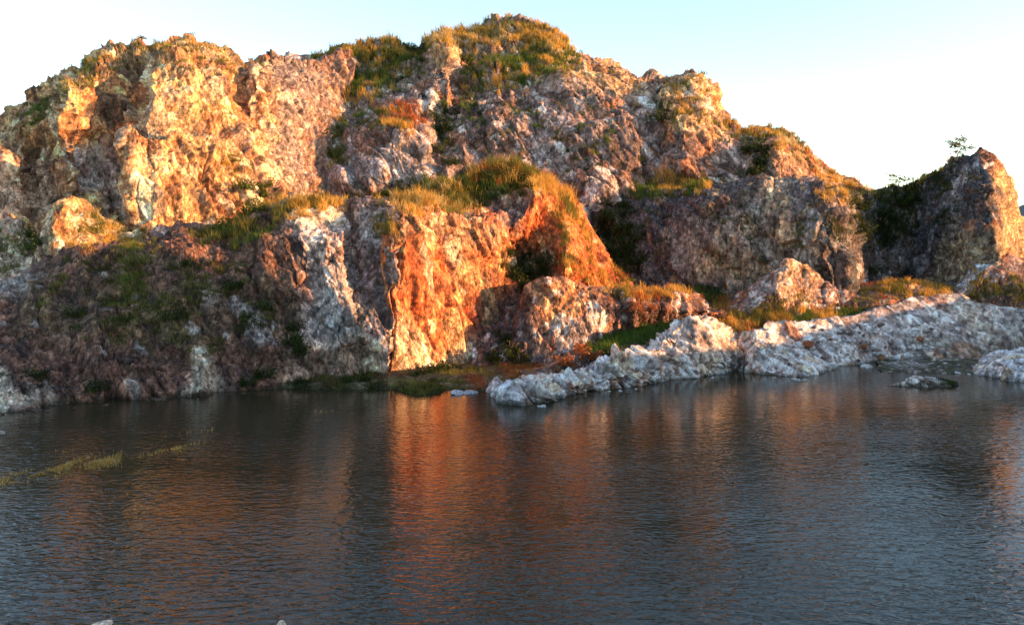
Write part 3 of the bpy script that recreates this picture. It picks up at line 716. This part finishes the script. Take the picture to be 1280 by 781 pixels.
# unseen ridge outside the frame, crest heights shaped to shade the lake, lower cliff and shore rocks
hd = sd[:2] / np.hypot(sd[0], sd[1]); pp = np.array([-hd[1], hd[0]])
def qt(q, t): return hd * t + pp * q
heightstrip('unseen_ridge', qt(-60, 82), qt(150, 82), [(0, 30), (.25, 43), (.50, 44), (.588, 42.5), (.597, 22.0), (.638, 19.8), (.662, 18.5), (.714, 18.3), (.762, 17.5), (.81, 17), (.9, 15), (1, 8)], 26, ROCK, TAN, 205,
            'unseen ridge east of the quarry lake, its crest shaped to cast shade', amp=0.35)
heightstrip('distant_hill', (1900, 2700), (3600, 3300), [(0, 60), (.12, 200), (.3, 300), (.6, 260), (1, 100)], 700, EARTH, (0.11, .13, .14), 301, 'distant wooded hill beyond the pinnacle')

# ------------------------------------------------------------------ grass
def make_blades(P, h, w, lean, cols, segs=2):
    """P n x 3 roots, h heights, lean n x 2 tip offsets (fraction of h), cols n x 3"""
    n = len(P)
    ang = RNG.uniform(0, np.pi, n)
    sx = np.stack([np.cos(ang), np.sin(ang), np.zeros(n)], 1) * (w / 2)[:, None]
    mid = P + np.stack([lean[:, 0] * h * .35, lean[:, 1] * h * .35, h * .6], 1)
    tip = P + np.stack([lean[:, 0] * h, lean[:, 1] * h, h * (1 - .25 * (lean ** 2).sum(1))], 1)
    co = np.stack([P - sx, P + sx, mid + sx * .8, mid - sx * .8, tip], 1).reshape(-1, 3)
    b0 = np.arange(n)[:, None] * 5
    f = np.concatenate([b0 + [0, 1, 2], b0 + [0, 2, 3], b0 + [3, 2, 4]], 1).reshape(-1, 3)
    c = np.repeat(cols, 5, 0)
    return co, f, c

GOLD = (0.58, 0.35, 0.085); STRAW = (0.58, 0.43, 0.19); GREENG = (0.12, 0.165, 0.035); OLIVE = (0.19, 0.175, 0.045); RUSTG = (0.42, 0.13, 0.045); DARKG = (0.045, 0.06, 0.018)
def scatter(mass, poly, n, h, pal, w=0.05, clump=0.45, soft=12, per=16, rad=0.2, lean=0.35):
    m = MASS[mass]
    s = in_poly(m['U'], m['V'], poly)
    ok = np.where((s + RNG.uniform(-soft, soft, len(s)) > 0) & m['front'])[0]
    if not len(ok): return None
    pts = m['P'][ok]
    nz = fbm(pts / 1.6, 3, 77)
    ok = ok[nz > (clump - .5) * .9 - .03]
    if not len(ok): return None
    k = max(1, int(n * 1.05) // per)
    ids = RNG.choice(ok, k)
    root = np.repeat(m['P'][ids], per, 0)
    root = root + np.concatenate([RNG.normal(0, rad, (len(root), 2)), np.full((len(root), 1), -.08)], 1)
    hb = np.repeat(RNG.uniform(.4, 1.3, k), per) * RNG.uniform(.5, 1.15, len(root)) * h
    pal = np.array(pal, np.float32)
    nzc = np.clip(np.repeat((fbm(m['P'][ids] / 2.5, 2, 55) * 1.6 + .5) + RNG.normal(0, .18, k), per), 0, .999)
    cc = pal[(nzc * len(pal)).astype(int)] * RNG.uniform(.7, 1.3, (len(root), 1))
    wind = np.array([-.10, .02])
    ln = RNG.normal(0, lean, (len(root), 2)) + np.repeat(RNG.normal(0, lean * .5, (k, 2)), per, 0) + wind
    ww = w * RNG.uniform(.6, 1.3, len(root)) * np.clip(root[:, 1] / 85, .7, 1.6)
    return make_blades(root, hb, ww, np.clip(ln, -.9, .9), cc)

def grass(name, label, specs):
    parts = [scatter(*s[:5], **(s[5] if len(s) > 5 else {})) for s in specs]
    parts = [p for p in parts if p]
    off = 0; C, Fc, K = [], [], []
    for co, f, c in parts:
        C.append(co); Fc.append(f + off); K.append(c); off += len(co)
    o = mesh_np(name, np.concatenate(C), np.concatenate(Fc), GRASS, np.concatenate(K))
    return tag(o, label, kind='stuff')

grass('grass', 'dry gold and green grass over the summit and ledges of the hill', [
    ('LH', [(70,105),(110,78),(180,50),(250,46),(320,80),(290,88),(200,72),(130,92),(80,118)], 9000, .7, [OLIVE, GOLD, STRAW, OLIVE]),
    ('LH', [(20,150),(60,110),(110,80),(130,95),(90,110),(50,150)], 2500, .7, [DARKG, OLIVE, GREENG]),
    ('LH', [(150,270),(200,290),(180,305),(120,300)], 800, .6, [GOLD, OLIVE]), ('LH', el(280,205,16,10), 700, .6, [OLIVE, GOLD]), ('LH', el(250,140,40,6,-8), 900, .5, [GOLD, OLIVE]),
    ('CH', [(395,75),(440,52),(500,48),(530,55),(525,75),(470,120),(420,130),(400,110)], 14000, 1.3, [GOLD, OLIVE, OLIVE, GREENG], dict(clump=.35)),
    ('CH', [(470,60),(530,50),(535,80),(500,110),(470,100)], 3500, 1.0, [GREENG, DARKG, OLIVE]),
    ('CH', [(530,50),(545,34),(600,28),(640,45),(600,58),(560,55)], 9000, 1.5, [GOLD, OLIVE, GOLD, STRAW], dict(clump=.3)),
    ('CH', [(600,30),(680,28),(715,58),(720,75),(660,100),(590,112),(575,100),(620,75),(650,50)], 16000, 1.1, [GREENG, OLIVE, GREENG, GOLD], dict(clump=.3)),
    ('CH', [(640,28),(690,34),(715,55),(690,70),(640,60)], 5000, 1.2, [GOLD, STRAW, GOLD], dict(clump=.4)),
    ('CH', [(390,140),(420,140),(430,200),(390,205),(375,170)], 4000, 1.1, [OLIVE, GREENG, GOLD]), ('CH', el(505,150,22,13), 2600, 1.1, [RUSTG, GOLD], dict(clump=.3)),
    ('CH', [(440,140),(500,140),(490,160),(445,160)], 1500, .8, [GREENG, OLIVE]), ('CH', el(570,150,30,30), 2200, .8, [DARKG, GREENG]), ('CH', [(620,120),(830,130),(830,230),(600,220)], 4500, .6, [DARKG, OLIVE, GREENG], dict(clump=.75)),
    ('CH', [(720,70),(800,100),(780,120),(700,90)], 900, .6, [GOLD, OLIVE], dict(clump=.6)),
    ('RS', [(830,95),(890,92),(900,150),(850,140)], 2400, .7, [OLIVE, GOLD], dict(clump=.55)), ('RS', [(895,140),(980,155),(1010,190),(960,175),(900,170)], 4500, .9, [GOLD, OLIVE, GREENG], dict(clump=.3)),
    ('RS', [(975,160),(1010,180),(1080,235),(1095,245),(1040,245),(980,190)], 7000, .9, [GOLD, RUSTG, OLIVE, STRAW], dict(clump=.45)), ('RS', el(820,150,22,22), 2200, .8, [DARKG, GREENG]), ('RS', el(948,196,18,26), 2200, .7, [DARKG]),
    ('RS', [(740,225),(860,225),(880,240),(740,245)], 5000, 1.1, [GOLD, OLIVE, RUSTG, GREENG], dict(clump=.35)), ('RC', [(730,230),(860,228),(880,236),(740,244)], 4500, 1.0, [GOLD, OLIVE, GREENG], dict(clump=.35)),
    ('RS', [(860,230),(960,228),(1040,240),(1000,246),(870,243)], 2500, .7, [DARKG, OLIVE])])
grass('grass', 'long golden grass along the rim of the red bluff', [
    ('RB', [(590,214),(620,202),(655,204),(695,230),(725,262),(715,265),(680,232),(640,222),(600,226)], 12000, 1.35, [GOLD, GOLD, RUSTG, OLIVE], dict(clump=.28)),
    ('RB', [(700,255),(735,275),(770,345),(740,350),(700,300)], 2800, .9, [GOLD, OLIVE, GOLD], dict(clump=.7)),
    ('RB', [(545,240),(600,215),(660,215),(655,236),(600,250),(560,256)], 9000, .9, [DARKG, GREENG, OLIVE], dict(clump=.2)),
    ('RB', [(490,250),(560,232),(600,255),(575,268),(510,262)], 6000, 1.2, [GOLD, GOLD, STRAW, OLIVE], dict(clump=.4)),
    ('RB', [(700,325),(790,345),(800,368),(710,358)], 2600, .9, [GOLD, RUSTG, OLIVE], dict(clump=.6)),
    ('RB', [(690,270),(725,290),(735,335),(705,335)], 1500, .9, [OLIVE, GOLD], dict(clump=.3)), ('RB', el(660,335,28,25), 3500, .8, [DARKG])])
grass('grass', 'golden grass fringe along the top of the dark lower cliff', [
    ('LC', [(300,285),(325,262),(360,252),(430,248),(430,256),(370,262),(335,275)], 6500, .9, [GOLD, OLIVE, GOLD], dict(clump=.35)),
    ('LC', [(245,290),(300,270),(330,262),(340,285),(300,305),(260,300)], 5000, .8, [GREENG, OLIVE, DARKG], dict(clump=.35)),
    ('LC', [(470,250),(500,255),(500,300),(478,290)], 1600, .9, [GOLD, OLIVE]), ('LC', [(105,300),(190,303),(195,312),(110,312)], 1500, .5, [GOLD, OLIVE], dict(clump=.6)),
    ('LC', [(60,330),(150,320),(300,330),(340,420),(260,440),(120,420),(50,400)], 10000, .5, [MOSS, OLIVE, OLIVE, MOSS], dict(clump=.6, w=.06)),
    ('LC', [(150,310),(180,310),(200,360),(160,370)], 2500, .6, [OLIVE, GREENG]), ('SP', [(75,280),(110,270),(190,300),(150,312),(90,305)], 5000, .7, [GOLD, STRAW, OLIVE], dict(clump=.4)), ('SP', [(0,300),(60,300),(50,320),(10,318)], 1200, .6, [OLIVE, GREENG]), ('SP', el(30,335,22,7), 700, .5, [OLIVE]),
    ('CH', [(440,240),(560,225),(600,222),(560,250),(450,262)], 6000, .8, [OLIVE, DARKG, GREENG], dict(clump=.3)), ('LH', [(300,255),(420,240),(440,262),(310,280)], 3500, .9, [OLIVE, GOLD, GREENG])])
grass('grass', 'green and gold grass on the terrace behind the white rocks', [
    ('BN', [(735,420),(850,395),(850,412),(790,425),(740,438)], 15000, .8, [(0.08,.17,.03), GREENG, (0.08,.15,.03)], dict(clump=.05)),
    ('BN', [(860,385),(980,375),(985,405),(900,412),(870,402)], 7000, .9, [GOLD, RUSTG, OLIVE], dict(clump=.3)),
    ('BN', [(960,385),(1060,375),(1130,365),(1125,382),(1050,396),(970,405)], 22000, .8, [GREENG, GREENG, OLIVE, GOLD], dict(clump=.05)),
    ('LR', [(1110,348),(1190,355),(1180,368),(1110,366)], 4000, .7, [GOLD, GOLD, OLIVE], dict(clump=.3)), ('LR', [(1050,355),(1110,350),(1110,372),(1050,374)], 1500, .5, [OLIVE, RUSTG]),
    ('BN', [(780,362),(860,345),(905,350),(890,390),(800,385)], 5000, 1.0, [GREENG, DARKG, OLIVE], dict(clump=.3)), ('MB', [(760,358),(870,358),(870,368),(770,370)], 3500, .8, [GOLD, RUSTG, GOLD, OLIVE], dict(clump=.3)),
    ('KB', el(990,385,40,8), 1500, .6, [GOLD, OLIVE]), ('SL', [(1220,350),(1300,350),(1300,378),(1210,378)], 2500, .6, [OLIVE, GOLD], dict(clump=.5)), ('BN', [(1190,360),(1310,368),(1310,388),(1230,380)], 2500, .5, [OLIVE, GOLD], dict(clump=.4))])
grass('grass', 'olive grass on the low bank under the red bluff', [
    ('GB', [(365,470),(480,468),(480,490),(365,492)], 5000, .5, [DARKG, OLIVE, DARKG, SOIL], dict(clump=.35)), ('GB', [(500,478),(560,478),(555,497),(505,497)], 3500, .45, [OLIVE, DARKG, OLIVE], dict(clump=.3)),
    ('GB', [(560,462),(660,455),(650,482),(560,485)], 4000, .45, [OLIVE, SOIL, RUSTG], dict(clump=.3)), ('GB', [(630,455),(700,450),(700,472),(640,480)], 4500, .5, [RUSTG, RUSTG, GOLD], dict(clump=.2)),
    ('IS', el(1188,478,14,5), 700, .3, [DARKG, MOSS])])
grass('grass', 'dark green growth on the saddle wall and the foot of the east cliff', [
    ('SD', [(1050,235),(1150,225),(1200,195),(1180,270),(1100,310),(1050,300)], 9000, .7, [DARKG, DARKG, MOSS], dict(clump=.4)), ('PN', [(1150,225),(1200,190),(1215,235),(1180,290)], 3500, .5, [DARKG, MOSS], dict(clump=.5)),
    ('SD', [(1060,240),(1105,237),(1150,228),(1190,205),(1185,214),(1140,240),(1070,246)], 2500, .8, [OLIVE, DARKG, GOLD], dict(clump=.3)), ('RC', [(740,245),(800,245),(800,330),(760,345),(730,300)], 6000, .8, [DARKG, DARKG, GREENG], dict(clump=.4)),
    ('RC', [(1030,236),(1065,240),(1065,248),(1030,246)], 1200, .7, [GOLD]), ('RC', [(800,245),(1040,250),(1040,340),(820,340)], 2500, .5, [DARKG, OLIVE], dict(clump=.75))])

# water weed: thin reeds standing in the lake
def reeds():
    lines = [((-20, 604), (75, 588), 2400, 3.5), ((65, 587), (150, 573), 4200, 4), ((150, 573), (195, 568), 120, 1.2), ((195, 566), (255, 556), 1100, 1.8), ((75, 566), (110, 563), 90, 1), ((210, 545), (275, 536), 60, .8), ((390, 516), (420, 514), 40, .5)]
    R = []
    for a, b_, n, sp in lines:
        t = RNG.random(n); u = a[0] + (b_[0] - a[0]) * t + RNG.normal(0, 3, n); v = a[1] + (b_[1] - a[1]) * t + RNG.normal(0, sp, n)
        Y = 12 * F / (v - HZ)
        R.append(np.stack([(u - 640) / F * Y, Y, np.full(n, -.05)], 1))
    R = np.concatenate(R); R = R[vnoise(R.astype(np.float32) / .55, 3) + .6 * vnoise(R.astype(np.float32) / .2, 4) > -.1]; n = len(R)
    co, f, c = make_blades(R, RNG.uniform(.05, .27, n) * RNG.uniform(.4, 1.2, n), np.full(n, .03) * RNG.uniform(.7, 1.4, n), RNG.normal(0, .35, (n, 2)), np.array([GOLD, STRAW, GOLD, (0.5,.26,.08)])[RNG.integers(0, 4, n)] * RNG.uniform(.7, 1.2, (n, 1)))
    tag(mesh_np('reeds', co, f, GRASS, c), 'streak of golden water weed standing in the dark lake', kind='stuff')
reeds()

# ------------------------------------------------------------------ shrubs, tufts, trees
def spot(mass, u, v):
    m = MASS[mass]
    d = (m['U'] - u) ** 2 + (m['V'] - v) ** 2 + np.where(m['front'], 0, 1e6)
    k = np.argsort(d)[:6]
    k = k[np.argmin(m['P'][k][:, 1])]
    return m['P'][k]

def leaf_cloud(n, rx, rz, size, pal, seed, gaps=0.4):
    r = np.random.default_rng(seed)
    cl = r.normal(0, 1, (max(5, n // 40), 3)); cl /= np.linalg.norm(cl, axis=1, keepdims=True); cl *= r.uniform(.35, .85, (len(cl), 1))
    k = r.integers(0, len(cl), n)
    p = cl[k] + r.normal(0, .2, (n, 3))
    p[:, 2] = np.abs(p[:, 2] + .35) * .8
    p = p * np.array([rx, rx, rz])
    a = r.normal(0, 1, (n, 3)); a /= np.linalg.norm(a, axis=1, keepdims=True)
    b2 = np.cross(a, r.normal(0, 1, (n, 3))); b2 /= np.linalg.norm(b2, axis=1, keepdims=True)
    s = size * r.uniform(.6, 1.4, (n, 1))
    co = np.stack([p - a * s, p + b2 * s * .4, p + a * s, p - b2 * s * .4], 1).reshape(-1, 3)
    f = np.arange(n * 4).reshape(n, 4)
    pal = np.array(pal)
    c = np.repeat(pal[r.integers(0, len(pal), n)] * (r.uniform(.65, 1.35, len(cl))[k])[:, None] * r.uniform(.8, 1.2, (n, 1)), 4, 0)
    return co, f, c

def tube(path, rad, k=5):
    path = np.array(path, float); rad = np.array(rad, float)
    t = np.gradient(path, axis=0); t /= np.linalg.norm(t, axis=1, keepdims=True) + 1e-9
    ref = np.array([1, .2, 0.1]); a = np.cross(t, ref); a /= np.linalg.norm(a, axis=1, keepdims=True); b2 = np.cross(t, a)
    an = np.arange(k) * 2 * np.pi / k
    co = (path[:, None] + rad[:, None, None] * (np.cos(an)[None, :, None] * a[:, None] + np.sin(an)[None, :, None] * b2[:, None])).reshape(-1, 3)
    f = [[i * k + j, i * k + (j + 1) % k, (i + 1) * k + (j + 1) % k, (i + 1) * k + j] for i in range(len(path) - 1) for j in range(k)]
    return co, np.array(f)

def tubes(name, items, mat, parent):
    C, Fc, o = [], [], 0
    for p, r in items:
        co, f = tube(p, r); C.append(co); Fc.append(f + o); o += len(co)
    return mesh_np(name, np.concatenate(C), np.concatenate(Fc), mat, parent=parent, smooth=True)

def shrub_proto(seed, pal, n=420, size=.11):
    r = empty('shrub', (0, 0, 0))
    co, f, c = leaf_cloud(n, 1.0, 1.15, size, pal, seed)
    mesh_np('foliage', co, f, LEAF, c, r)
    g = np.random.default_rng(seed)
    it = []
    for k in range(5):
        a = g.uniform(0, 6.28); d = np.array([math.cos(a), math.sin(a)]) * g.uniform(.3, .7)
        it.append(([(0, 0, -.25), (d[0] * .4, d[1] * .4, .35), (d[0], d[1], g.uniform(.7, 1.0))], [.05, .035, .012]))
    tubes('stem', it, BARK, r)
    return r

PAL_D = [(0.03,.042,.014), (0.045,.06,.018), (0.06,.075,.02)]; PAL_G = [(0.06,.085,.02), (0.09,.12,.025), (0.12,.13,.03)]; PAL_R = [(0.34,.10,.035), (0.42,.16,.05), (0.25,.08,.03)]
PROT = {'d': [shrub_proto(500 + k, PAL_D) for k in range(3)], 'g': [shrub_proto(510 + k, PAL_G) for k in range(3)], 'r': [shrub_proto(520 + k, PAL_R) for k in range(2)]}
USED = set(); BUSH = {}
def shrub(kind, mass, u, v, s, label, group=None, sz=1.0):
    k = random.randrange(len(PROT[kind])); p = PROT[kind][k]
    o = p if (kind, k) not in USED else copy_tree(p)
    USED.add((kind, k))
    q = spot(mass, u, v)
    o.location = (q[0], q[1] - .1, q[2] - .1); o.rotation_euler = (0, 0, random.uniform(0, 6.28)); o.scale = (s, s, s * sz)
    for key in ('group',):
        if key in o: del o[key]
    tag(o, label, 'shrub', group)
    if group: BUSH.setdefault(group, []).append((u, o, label))

for u, v, s in ((612,222,1.3),(632,218,1.5),(598,230,1.0),(650,226,1.2),(665,232,.9),(585,238,.8)):
    shrub('d', 'RB', u, v, s, 'dark green bush under the golden rim of the red bluff', 'bushes on the red bluff knoll', .9)
for u, v, s in ((645,345,1.3),(662,340,1.5),(678,330,1.2),(655,360,1.2)):
    shrub('d', 'RB', u, v, s, 'dark bush in the hollow beside the red face', 'bushes in the shaded hollow', 1)
for u, v, s in ((515,468,.9),(535,464,1.1),(552,461,1.3),(568,460,1.1),(588,462,.8)):
    shrub('d', 'GB', u, v, s, 'low dark bush at the foot of the red bluff', 'bushes at the foot of the red bluff', .8)
for u, v, s in ((620,448,1.2),(635,440,1.4),(648,450,1.1),(628,425,1.0)):
    shrub('d', 'MB', u, v, s, 'dark bush against the shaded side of the low buttress', 'bushes by the low buttress', 1)
for u, v, s in ((372,430,1.2),(368,410,.9),(376,440,1.0)):
    shrub('d', 'LC', u, v, s, 'dark green bush on the cliff beside the pink rock', 'bushes beside the pink rock', 1.2)
for u, v, s in ((310,235,1.6),(325,245,1.5),(300,262,1.3),(318,262,1.4),(285,285,1.2),(335,232,1.2)):
    shrub('g', 'LH' if v < 250 else 'LC', u, v, s, 'green bush in the notch above the lower cliff', 'bushes in the notch above the lower cliff', 1)
for u, v, s in ((290,360,1.1),(305,400,1.0),(335,385,1.1),(225,395,1.0),(95,395,1.0),(240,330,.9),(330,470,1.1),(310,480,.9),(45,470,.9),(120,485,1.0)):
    shrub('d', 'LC', u, v, s, 'small dark bush clinging to the dark lower cliff', 'bushes on the dark lower cliff', 1)
for u, v, s in ((760,275,1.5),(775,290,1.6),(785,310,1.6),(770,320,1.4),(755,255,1.3),(795,330,1.3),(748,240,1.2)):
    shrub('d', 'RC', u, v, s, 'dark green bush in the shaded recess behind the red bluff', 'bushes in the recess of the east cliff', 1.2)
for u, v, s in ((880,365,1.5),(895,372,1.4),(905,360,1.3),(868,355,1.0)):
    shrub('d', 'BN', u, v, s, 'dark green bush left of the rock mound on the terrace', 'bushes beside the rock mound', .9)
for u, v, s in ((1075,260,1.3),(1100,270,1.5),(1120,255,1.3),(1080,290,1.3),(1110,300,1.2),(1140,250,1.3),(1090,340,1.2),(1135,342,1.3),(1160,255,1.1)):
    shrub('d', 'SD', u, v, s, 'dark bush on the shaded saddle wall', 'bushes on the saddle wall', 1)
for u, v, s in ((810,145,1.8),(825,152,1.7),(800,160,1.4)):
    shrub('d', 'RS', u, v, s, 'dark bush beside the rock tower', 'bushes by the rock tower', 1)
for u, v, s in ((940,190,1.6),(952,205,1.5),(945,215,1.2)):
    shrub('d', 'RS', u, v, s, 'dark bush on the shaded eastern shoulder', 'bushes on the eastern shoulder', 1)
for u, v, s in ((545,150,1.7),(555,165,1.6),(548,190,1.5),(562,205,1.3)):
    shrub('d', 'CH', u, v, s, 'dark bush in the gully below the summit pillar', 'bushes in the summit gully', 1.1)
for u, v, s in ((400,150,1.8),(412,170,1.7),(395,190,1.6),(385,100,1.3),(410,195,1.5)):
    shrub('g', 'CH', u, v, s, 'olive green bush on the shaded middle face of the hill', 'bushes on the middle face', 1)
for u, v, s in ((500,70,1.8),(485,66,1.6),(515,62,1.6),(580,75,1.6),(600,95,1.5)):
    shrub('g', 'CH', u, v, s, 'green bush among the summit grass', 'bushes among the summit grass', .8)
for u, v, s in ((40,295,1.2),(50,305,1.0),(38,310,1.0)):
    shrub('g', 'SP', u, v, s, 'small green bush beside the orange spur', 'bushes beside the orange spur', 1)
shrub('r', 'BN', 735, 446, 1.5, 'rust red bush on top of the white rock spit', None, .8)
shrub('r', 'BN', 712, 458, 1.1, 'smaller rust red bush left of the larger one on the white spit', None, .8)
shrub('r', 'MB', 795, 388, 1.0, 'orange bush behind the green grass, nearest the white rock', None, .9)
shrub('r', 'MB', 815, 386, .7, 'small orange bush between the two others by the low buttress', None, .9)
shrub('r', 'BN', 872, 390, .9, 'rust orange bush just behind the top of the white spit', None, .8)
shrub('g', 'BN', 1085, 378, .8, 'round green bush at the end of the terrace grass', None, .7)
shrub('g', 'RB', 786, 350, .8, 'bright green bush at the foot of the golden slope', None, .9)

ORD = ['leftmost', 'second from left', 'third from left', 'fourth from left', 'fifth from left', 'sixth from left', 'seventh from left', 'eighth from left', 'ninth from left', 'tenth from left']
for g_, lst in BUSH.items():
    lst.sort(key=lambda t: t[0])
    for k, (u, o, lb) in enumerate(lst):
        o['label'] = lb + ': ' + ('rightmost' if k == len(lst) - 1 else ORD[k])

# trees on the skyline
def small_tree(name, base, h, spread, seed, label, lean=0.0, leaves=260, pal=[(0.16,.15,.06),(0.2,.17,.08),(0.12,.13,.04)]):
    g = np.random.default_rng(seed)
    r = empty(name, base)
    tr = [(0, 0, -.3), (lean * .2, 0, h * .3), (lean * .5, 0, h * .6), (lean, 0, h * .85)]
    it = [(tr, [.07, .06, .045, .02])]
    tips = []
    for k in range(9):
        t = g.uniform(.3, .85); s = np.array([lean * t, 0, h * t]); a = g.uniform(0, 6.28)
        e = s + np.array([math.cos(a) * spread * g.uniform(.5, 1), math.sin(a) * spread * g.uniform(.3, .8), h * g.uniform(.08, .3)])
        it.append(([s, (s + e) / 2 + [0, 0, .1], e], [.03, .02, .008])); tips += [e, (s + e) / 2 + [0, 0, .1]]
    it = [(np.array(p, float), q) for p, q in it]
    C, Fc, o = [], [], 0
    tco, tf = tube(*it[0]); mesh_np('trunk', tco, tf, BARK, parent=r, smooth=True)
    tubes('branch', it[1:], BARK, r)
    tips = np.array(tips)
    p = tips[g.integers(0, len(tips), leaves)] + g.normal(0, .28, (leaves, 3)) * [1, 1, .5]
    a = g.normal(0, 1, (leaves, 3)); a[:, 2] *= .4; a /= np.linalg.norm(a, axis=1, keepdims=True)
    b2 = np.cross(a, g.normal(0, 1, (leaves, 3))); b2 /= np.linalg.norm(b2, axis=1, keepdims=True)
    s = .125 * g.uniform(.6, 1.4, (leaves, 1))
    co = np.stack([p - a * s, p + b2 * s * .4, p + a * s, p - b2 * s * .4], 1).reshape(-1, 3)
    mesh_np('crown', co, np.arange(leaves * 4).reshape(-1, 4), LEAF, np.repeat(np.array(pal)[g.integers(0, len(pal), leaves)], 4, 0), r)
    tag(r, label, 'tree')
small_tree('tree', spot('PN', 1192, 201), 2.9, 2.1, 3, 'thin leaning tree on the dark slope just below the pinnacle top', 1.6, 800)
small_tree('tree', spot('SD', 1122, 238), 2.0, 1.5, 4, 'small sparse tree on the lip of the saddle', .2, 330)
small_tree('tree', spot('LH', 178, 54), 1.0, .55, 5, 'tiny tree standing on the crest of the ochre shoulder', .1, 120)

# ------------------------------------------------------------------ loose stones
def stone_mesh(seed, tint):
    g = np.random.default_rng(seed)
    import bmesh
    bm = bmesh.new(); bmesh.ops.create_icosphere(bm, subdivisions=3, radius=1.0)
    co = np.array([v.co for v in bm.verts], np.float32)
    for _ in range(9):                                   # knock flat facets off
        d = g.normal(0, 1, 3); d /= np.linalg.norm(d); k = g.uniform(.55, .85)
        s = co @ d; m = s > k; co[m] -= np.outer(s[m] - k, d)
    co += (fbm(co * 3, 3, seed) * .07)[:, None] * co
    co *= np.array([1.0, .8, .62])
    f = np.array([[v.index for v in fa.verts] for fa in bm.faces]); bm.free()
    c = np.array(tint) * (1 + .35 * fbm(co * 2.5, 3, seed + 5))[:, None]
    return co, f, np.clip(c, .02, .85)
STM = {}
def stone(name, p, s, tintname, tint, label, group=None, sq=1.0):
    k = (tintname, random.randrange(3))
    if k not in STM:
        co, f, c = stone_mesh(900 + len(STM), tint)
        o = mesh_np(name, co, f, STONE, c); STM[k] = o
    else:
        o = STM[k].copy(); COL.objects.link(o); o.name = name
        if 'group' in o: del o['group']
    o.location = p; o.scale = (s, s, s * sq); o.rotation_euler = (random.uniform(-.3, .3), random.uniform(-.3, .3), random.uniform(0, 6.28))
    tag(o, label, 'stone', group)
for k in range(60):
    u = random.uniform(1000, 1180); v = random.uniform(0, 1); v = 400 + (1 - (u - 1000) / 180 * .5) * 8 + v * (450 - 405) * .9
    stone('stone', spot('BH', u, v) + np.array([0, 0, .08]), random.choice((.16, .2, .25, .32, .4)), 'white', (0.58, .54, .51), 'loose pale stone lying on the stony beach', 'pale stones on the beach')
for k in range(26):
    stone('stone', spot('BH', random.uniform(1010, 1170), random.uniform(405, 450)) + np.array([0, 0, .06]), random.choice((.14, .2, .28)), 'dark', (0.16, .11, .1), 'loose dark brown stone lying on the stony beach', 'dark stones on the beach')
for k in range(20):
    stone('stone', spot('FL', random.uniform(1110, 1225), random.uniform(449, 467)) + np.array([0, 0, .03]), random.choice((.14, .2, .3)), 'white', (0.58, .54, .51), 'flat pale stone half sunk in the olive mud flat', 'stones on the mud flat', .5)
stone('stone', spot('BH', 1010, 432) + np.array([0, -.2, .25]), .62, 'rust', (0.40, .15, .07), 'single rust red stone beside the crumpled white hump', None, 1.2)
stone('stone', spot('BH', 1150, 424) + np.array([0, -.1, .15]), .45, 'rust', (0.40, .15, .07), 'rust red stone in the middle of the grey beach slope')
stone('stone', spot('BH', 1080, 434) + np.array([0, -.1, .15]), .42, 'rust', (0.40, .15, .07), 'rust red stone above the waterline of the beach')
stone('stone', spot('BH', 1140, 418) + np.array([0, -.1, .2]), .7, 'white', (0.58, .54, .51), 'large white block in the middle of the grey beach slope')
p = at(1084, 459, wy(459)); stone('stone', p, .75, 'white', (0.58, .54, .51), 'white stone alone in the water just off the beach', None, .6)
p = at(1, 541, wy(541)); stone('stone', p, .35, 'pale', (0.5, .40, .34), 'pale stone poking out of the water near the dark lower cliff', None, .7)
p = at(573, 492, wy(492)); stone('stone', p + np.array([0, 0, .05]), .8, 'grey', (0.42, .40, .40), 'flat grey stone at the point of the white spit', None, .35)
p = at(590, 491, wy(491)); stone('stone', p + np.array([0, 0, .05]), .6, 'grey', (0.42, .40, .40), 'smaller flat grey stone touching the point of the white spit', None, .35)
for u, v, s, sq, lab in ((118, 779.5, .25, .3, 'flat cream stone on the near bank, peeping in at the bottom edge'), (352, 779, .085, .7, 'small white stone alone on the near bank at the bottom edge')):
    p = at(u, v, 7.6); stone('stone', p - np.array([0, 0, s * .55 * sq]), s, 'near', (0.66, .50, .36), lab, None, sq)
for k in range(14):
    u = random.uniform(0, 360); Yw = float(np.interp(u, [0, 60, 160, 230, 300, 370, 420, 480], [55.6, 57, 59.4, 61.5, 63.5, 65.5, 67, 68.7])) - random.uniform(.1, .7)
    stone('stone', np.array([(u - 640) / F * Yw, Yw, random.uniform(-.06, .06)]), random.choice((.14, .2, .28, .4)), 'shore', (0.10, .07, .055), 'brown stone half sunk at the foot of the dark lower cliff', 'stones along the foot of the lower cliff', .8)
for k in range(10):
    u = random.uniform(650, 1010); Yw = float(np.interp(u, [594, 643, 683, 740, 800, 866, 932, 960, 1000, 1030], [60.5, 57.9, 58.5, 63.2, 65.5, 69, 72.7, 70.5, 69, 70.5])) - random.uniform(.1, .8)
    stone('stone', np.array([(u - 640) / F * Yw, Yw, random.uniform(-.05, .06)]), random.choice((.12, .18, .28)), 'white', (0.58, .54, .51), 'pale stone half sunk along the edge of the white rocks', 'stones along the edge of the white rocks', .8)
for mass, u, v, s, lab in (('SP', 163, 296, .6, 'cream boulder lying in the golden grass beside the spur'), ('LH', 100, 262, .9, 'boulder at the foot of the pale recess')):
    stone('boulder', spot(mass, u, v) + np.array([0, -.1, .1]), s, 'cream', (0.6, .46, .3), lab, None, 1.1)
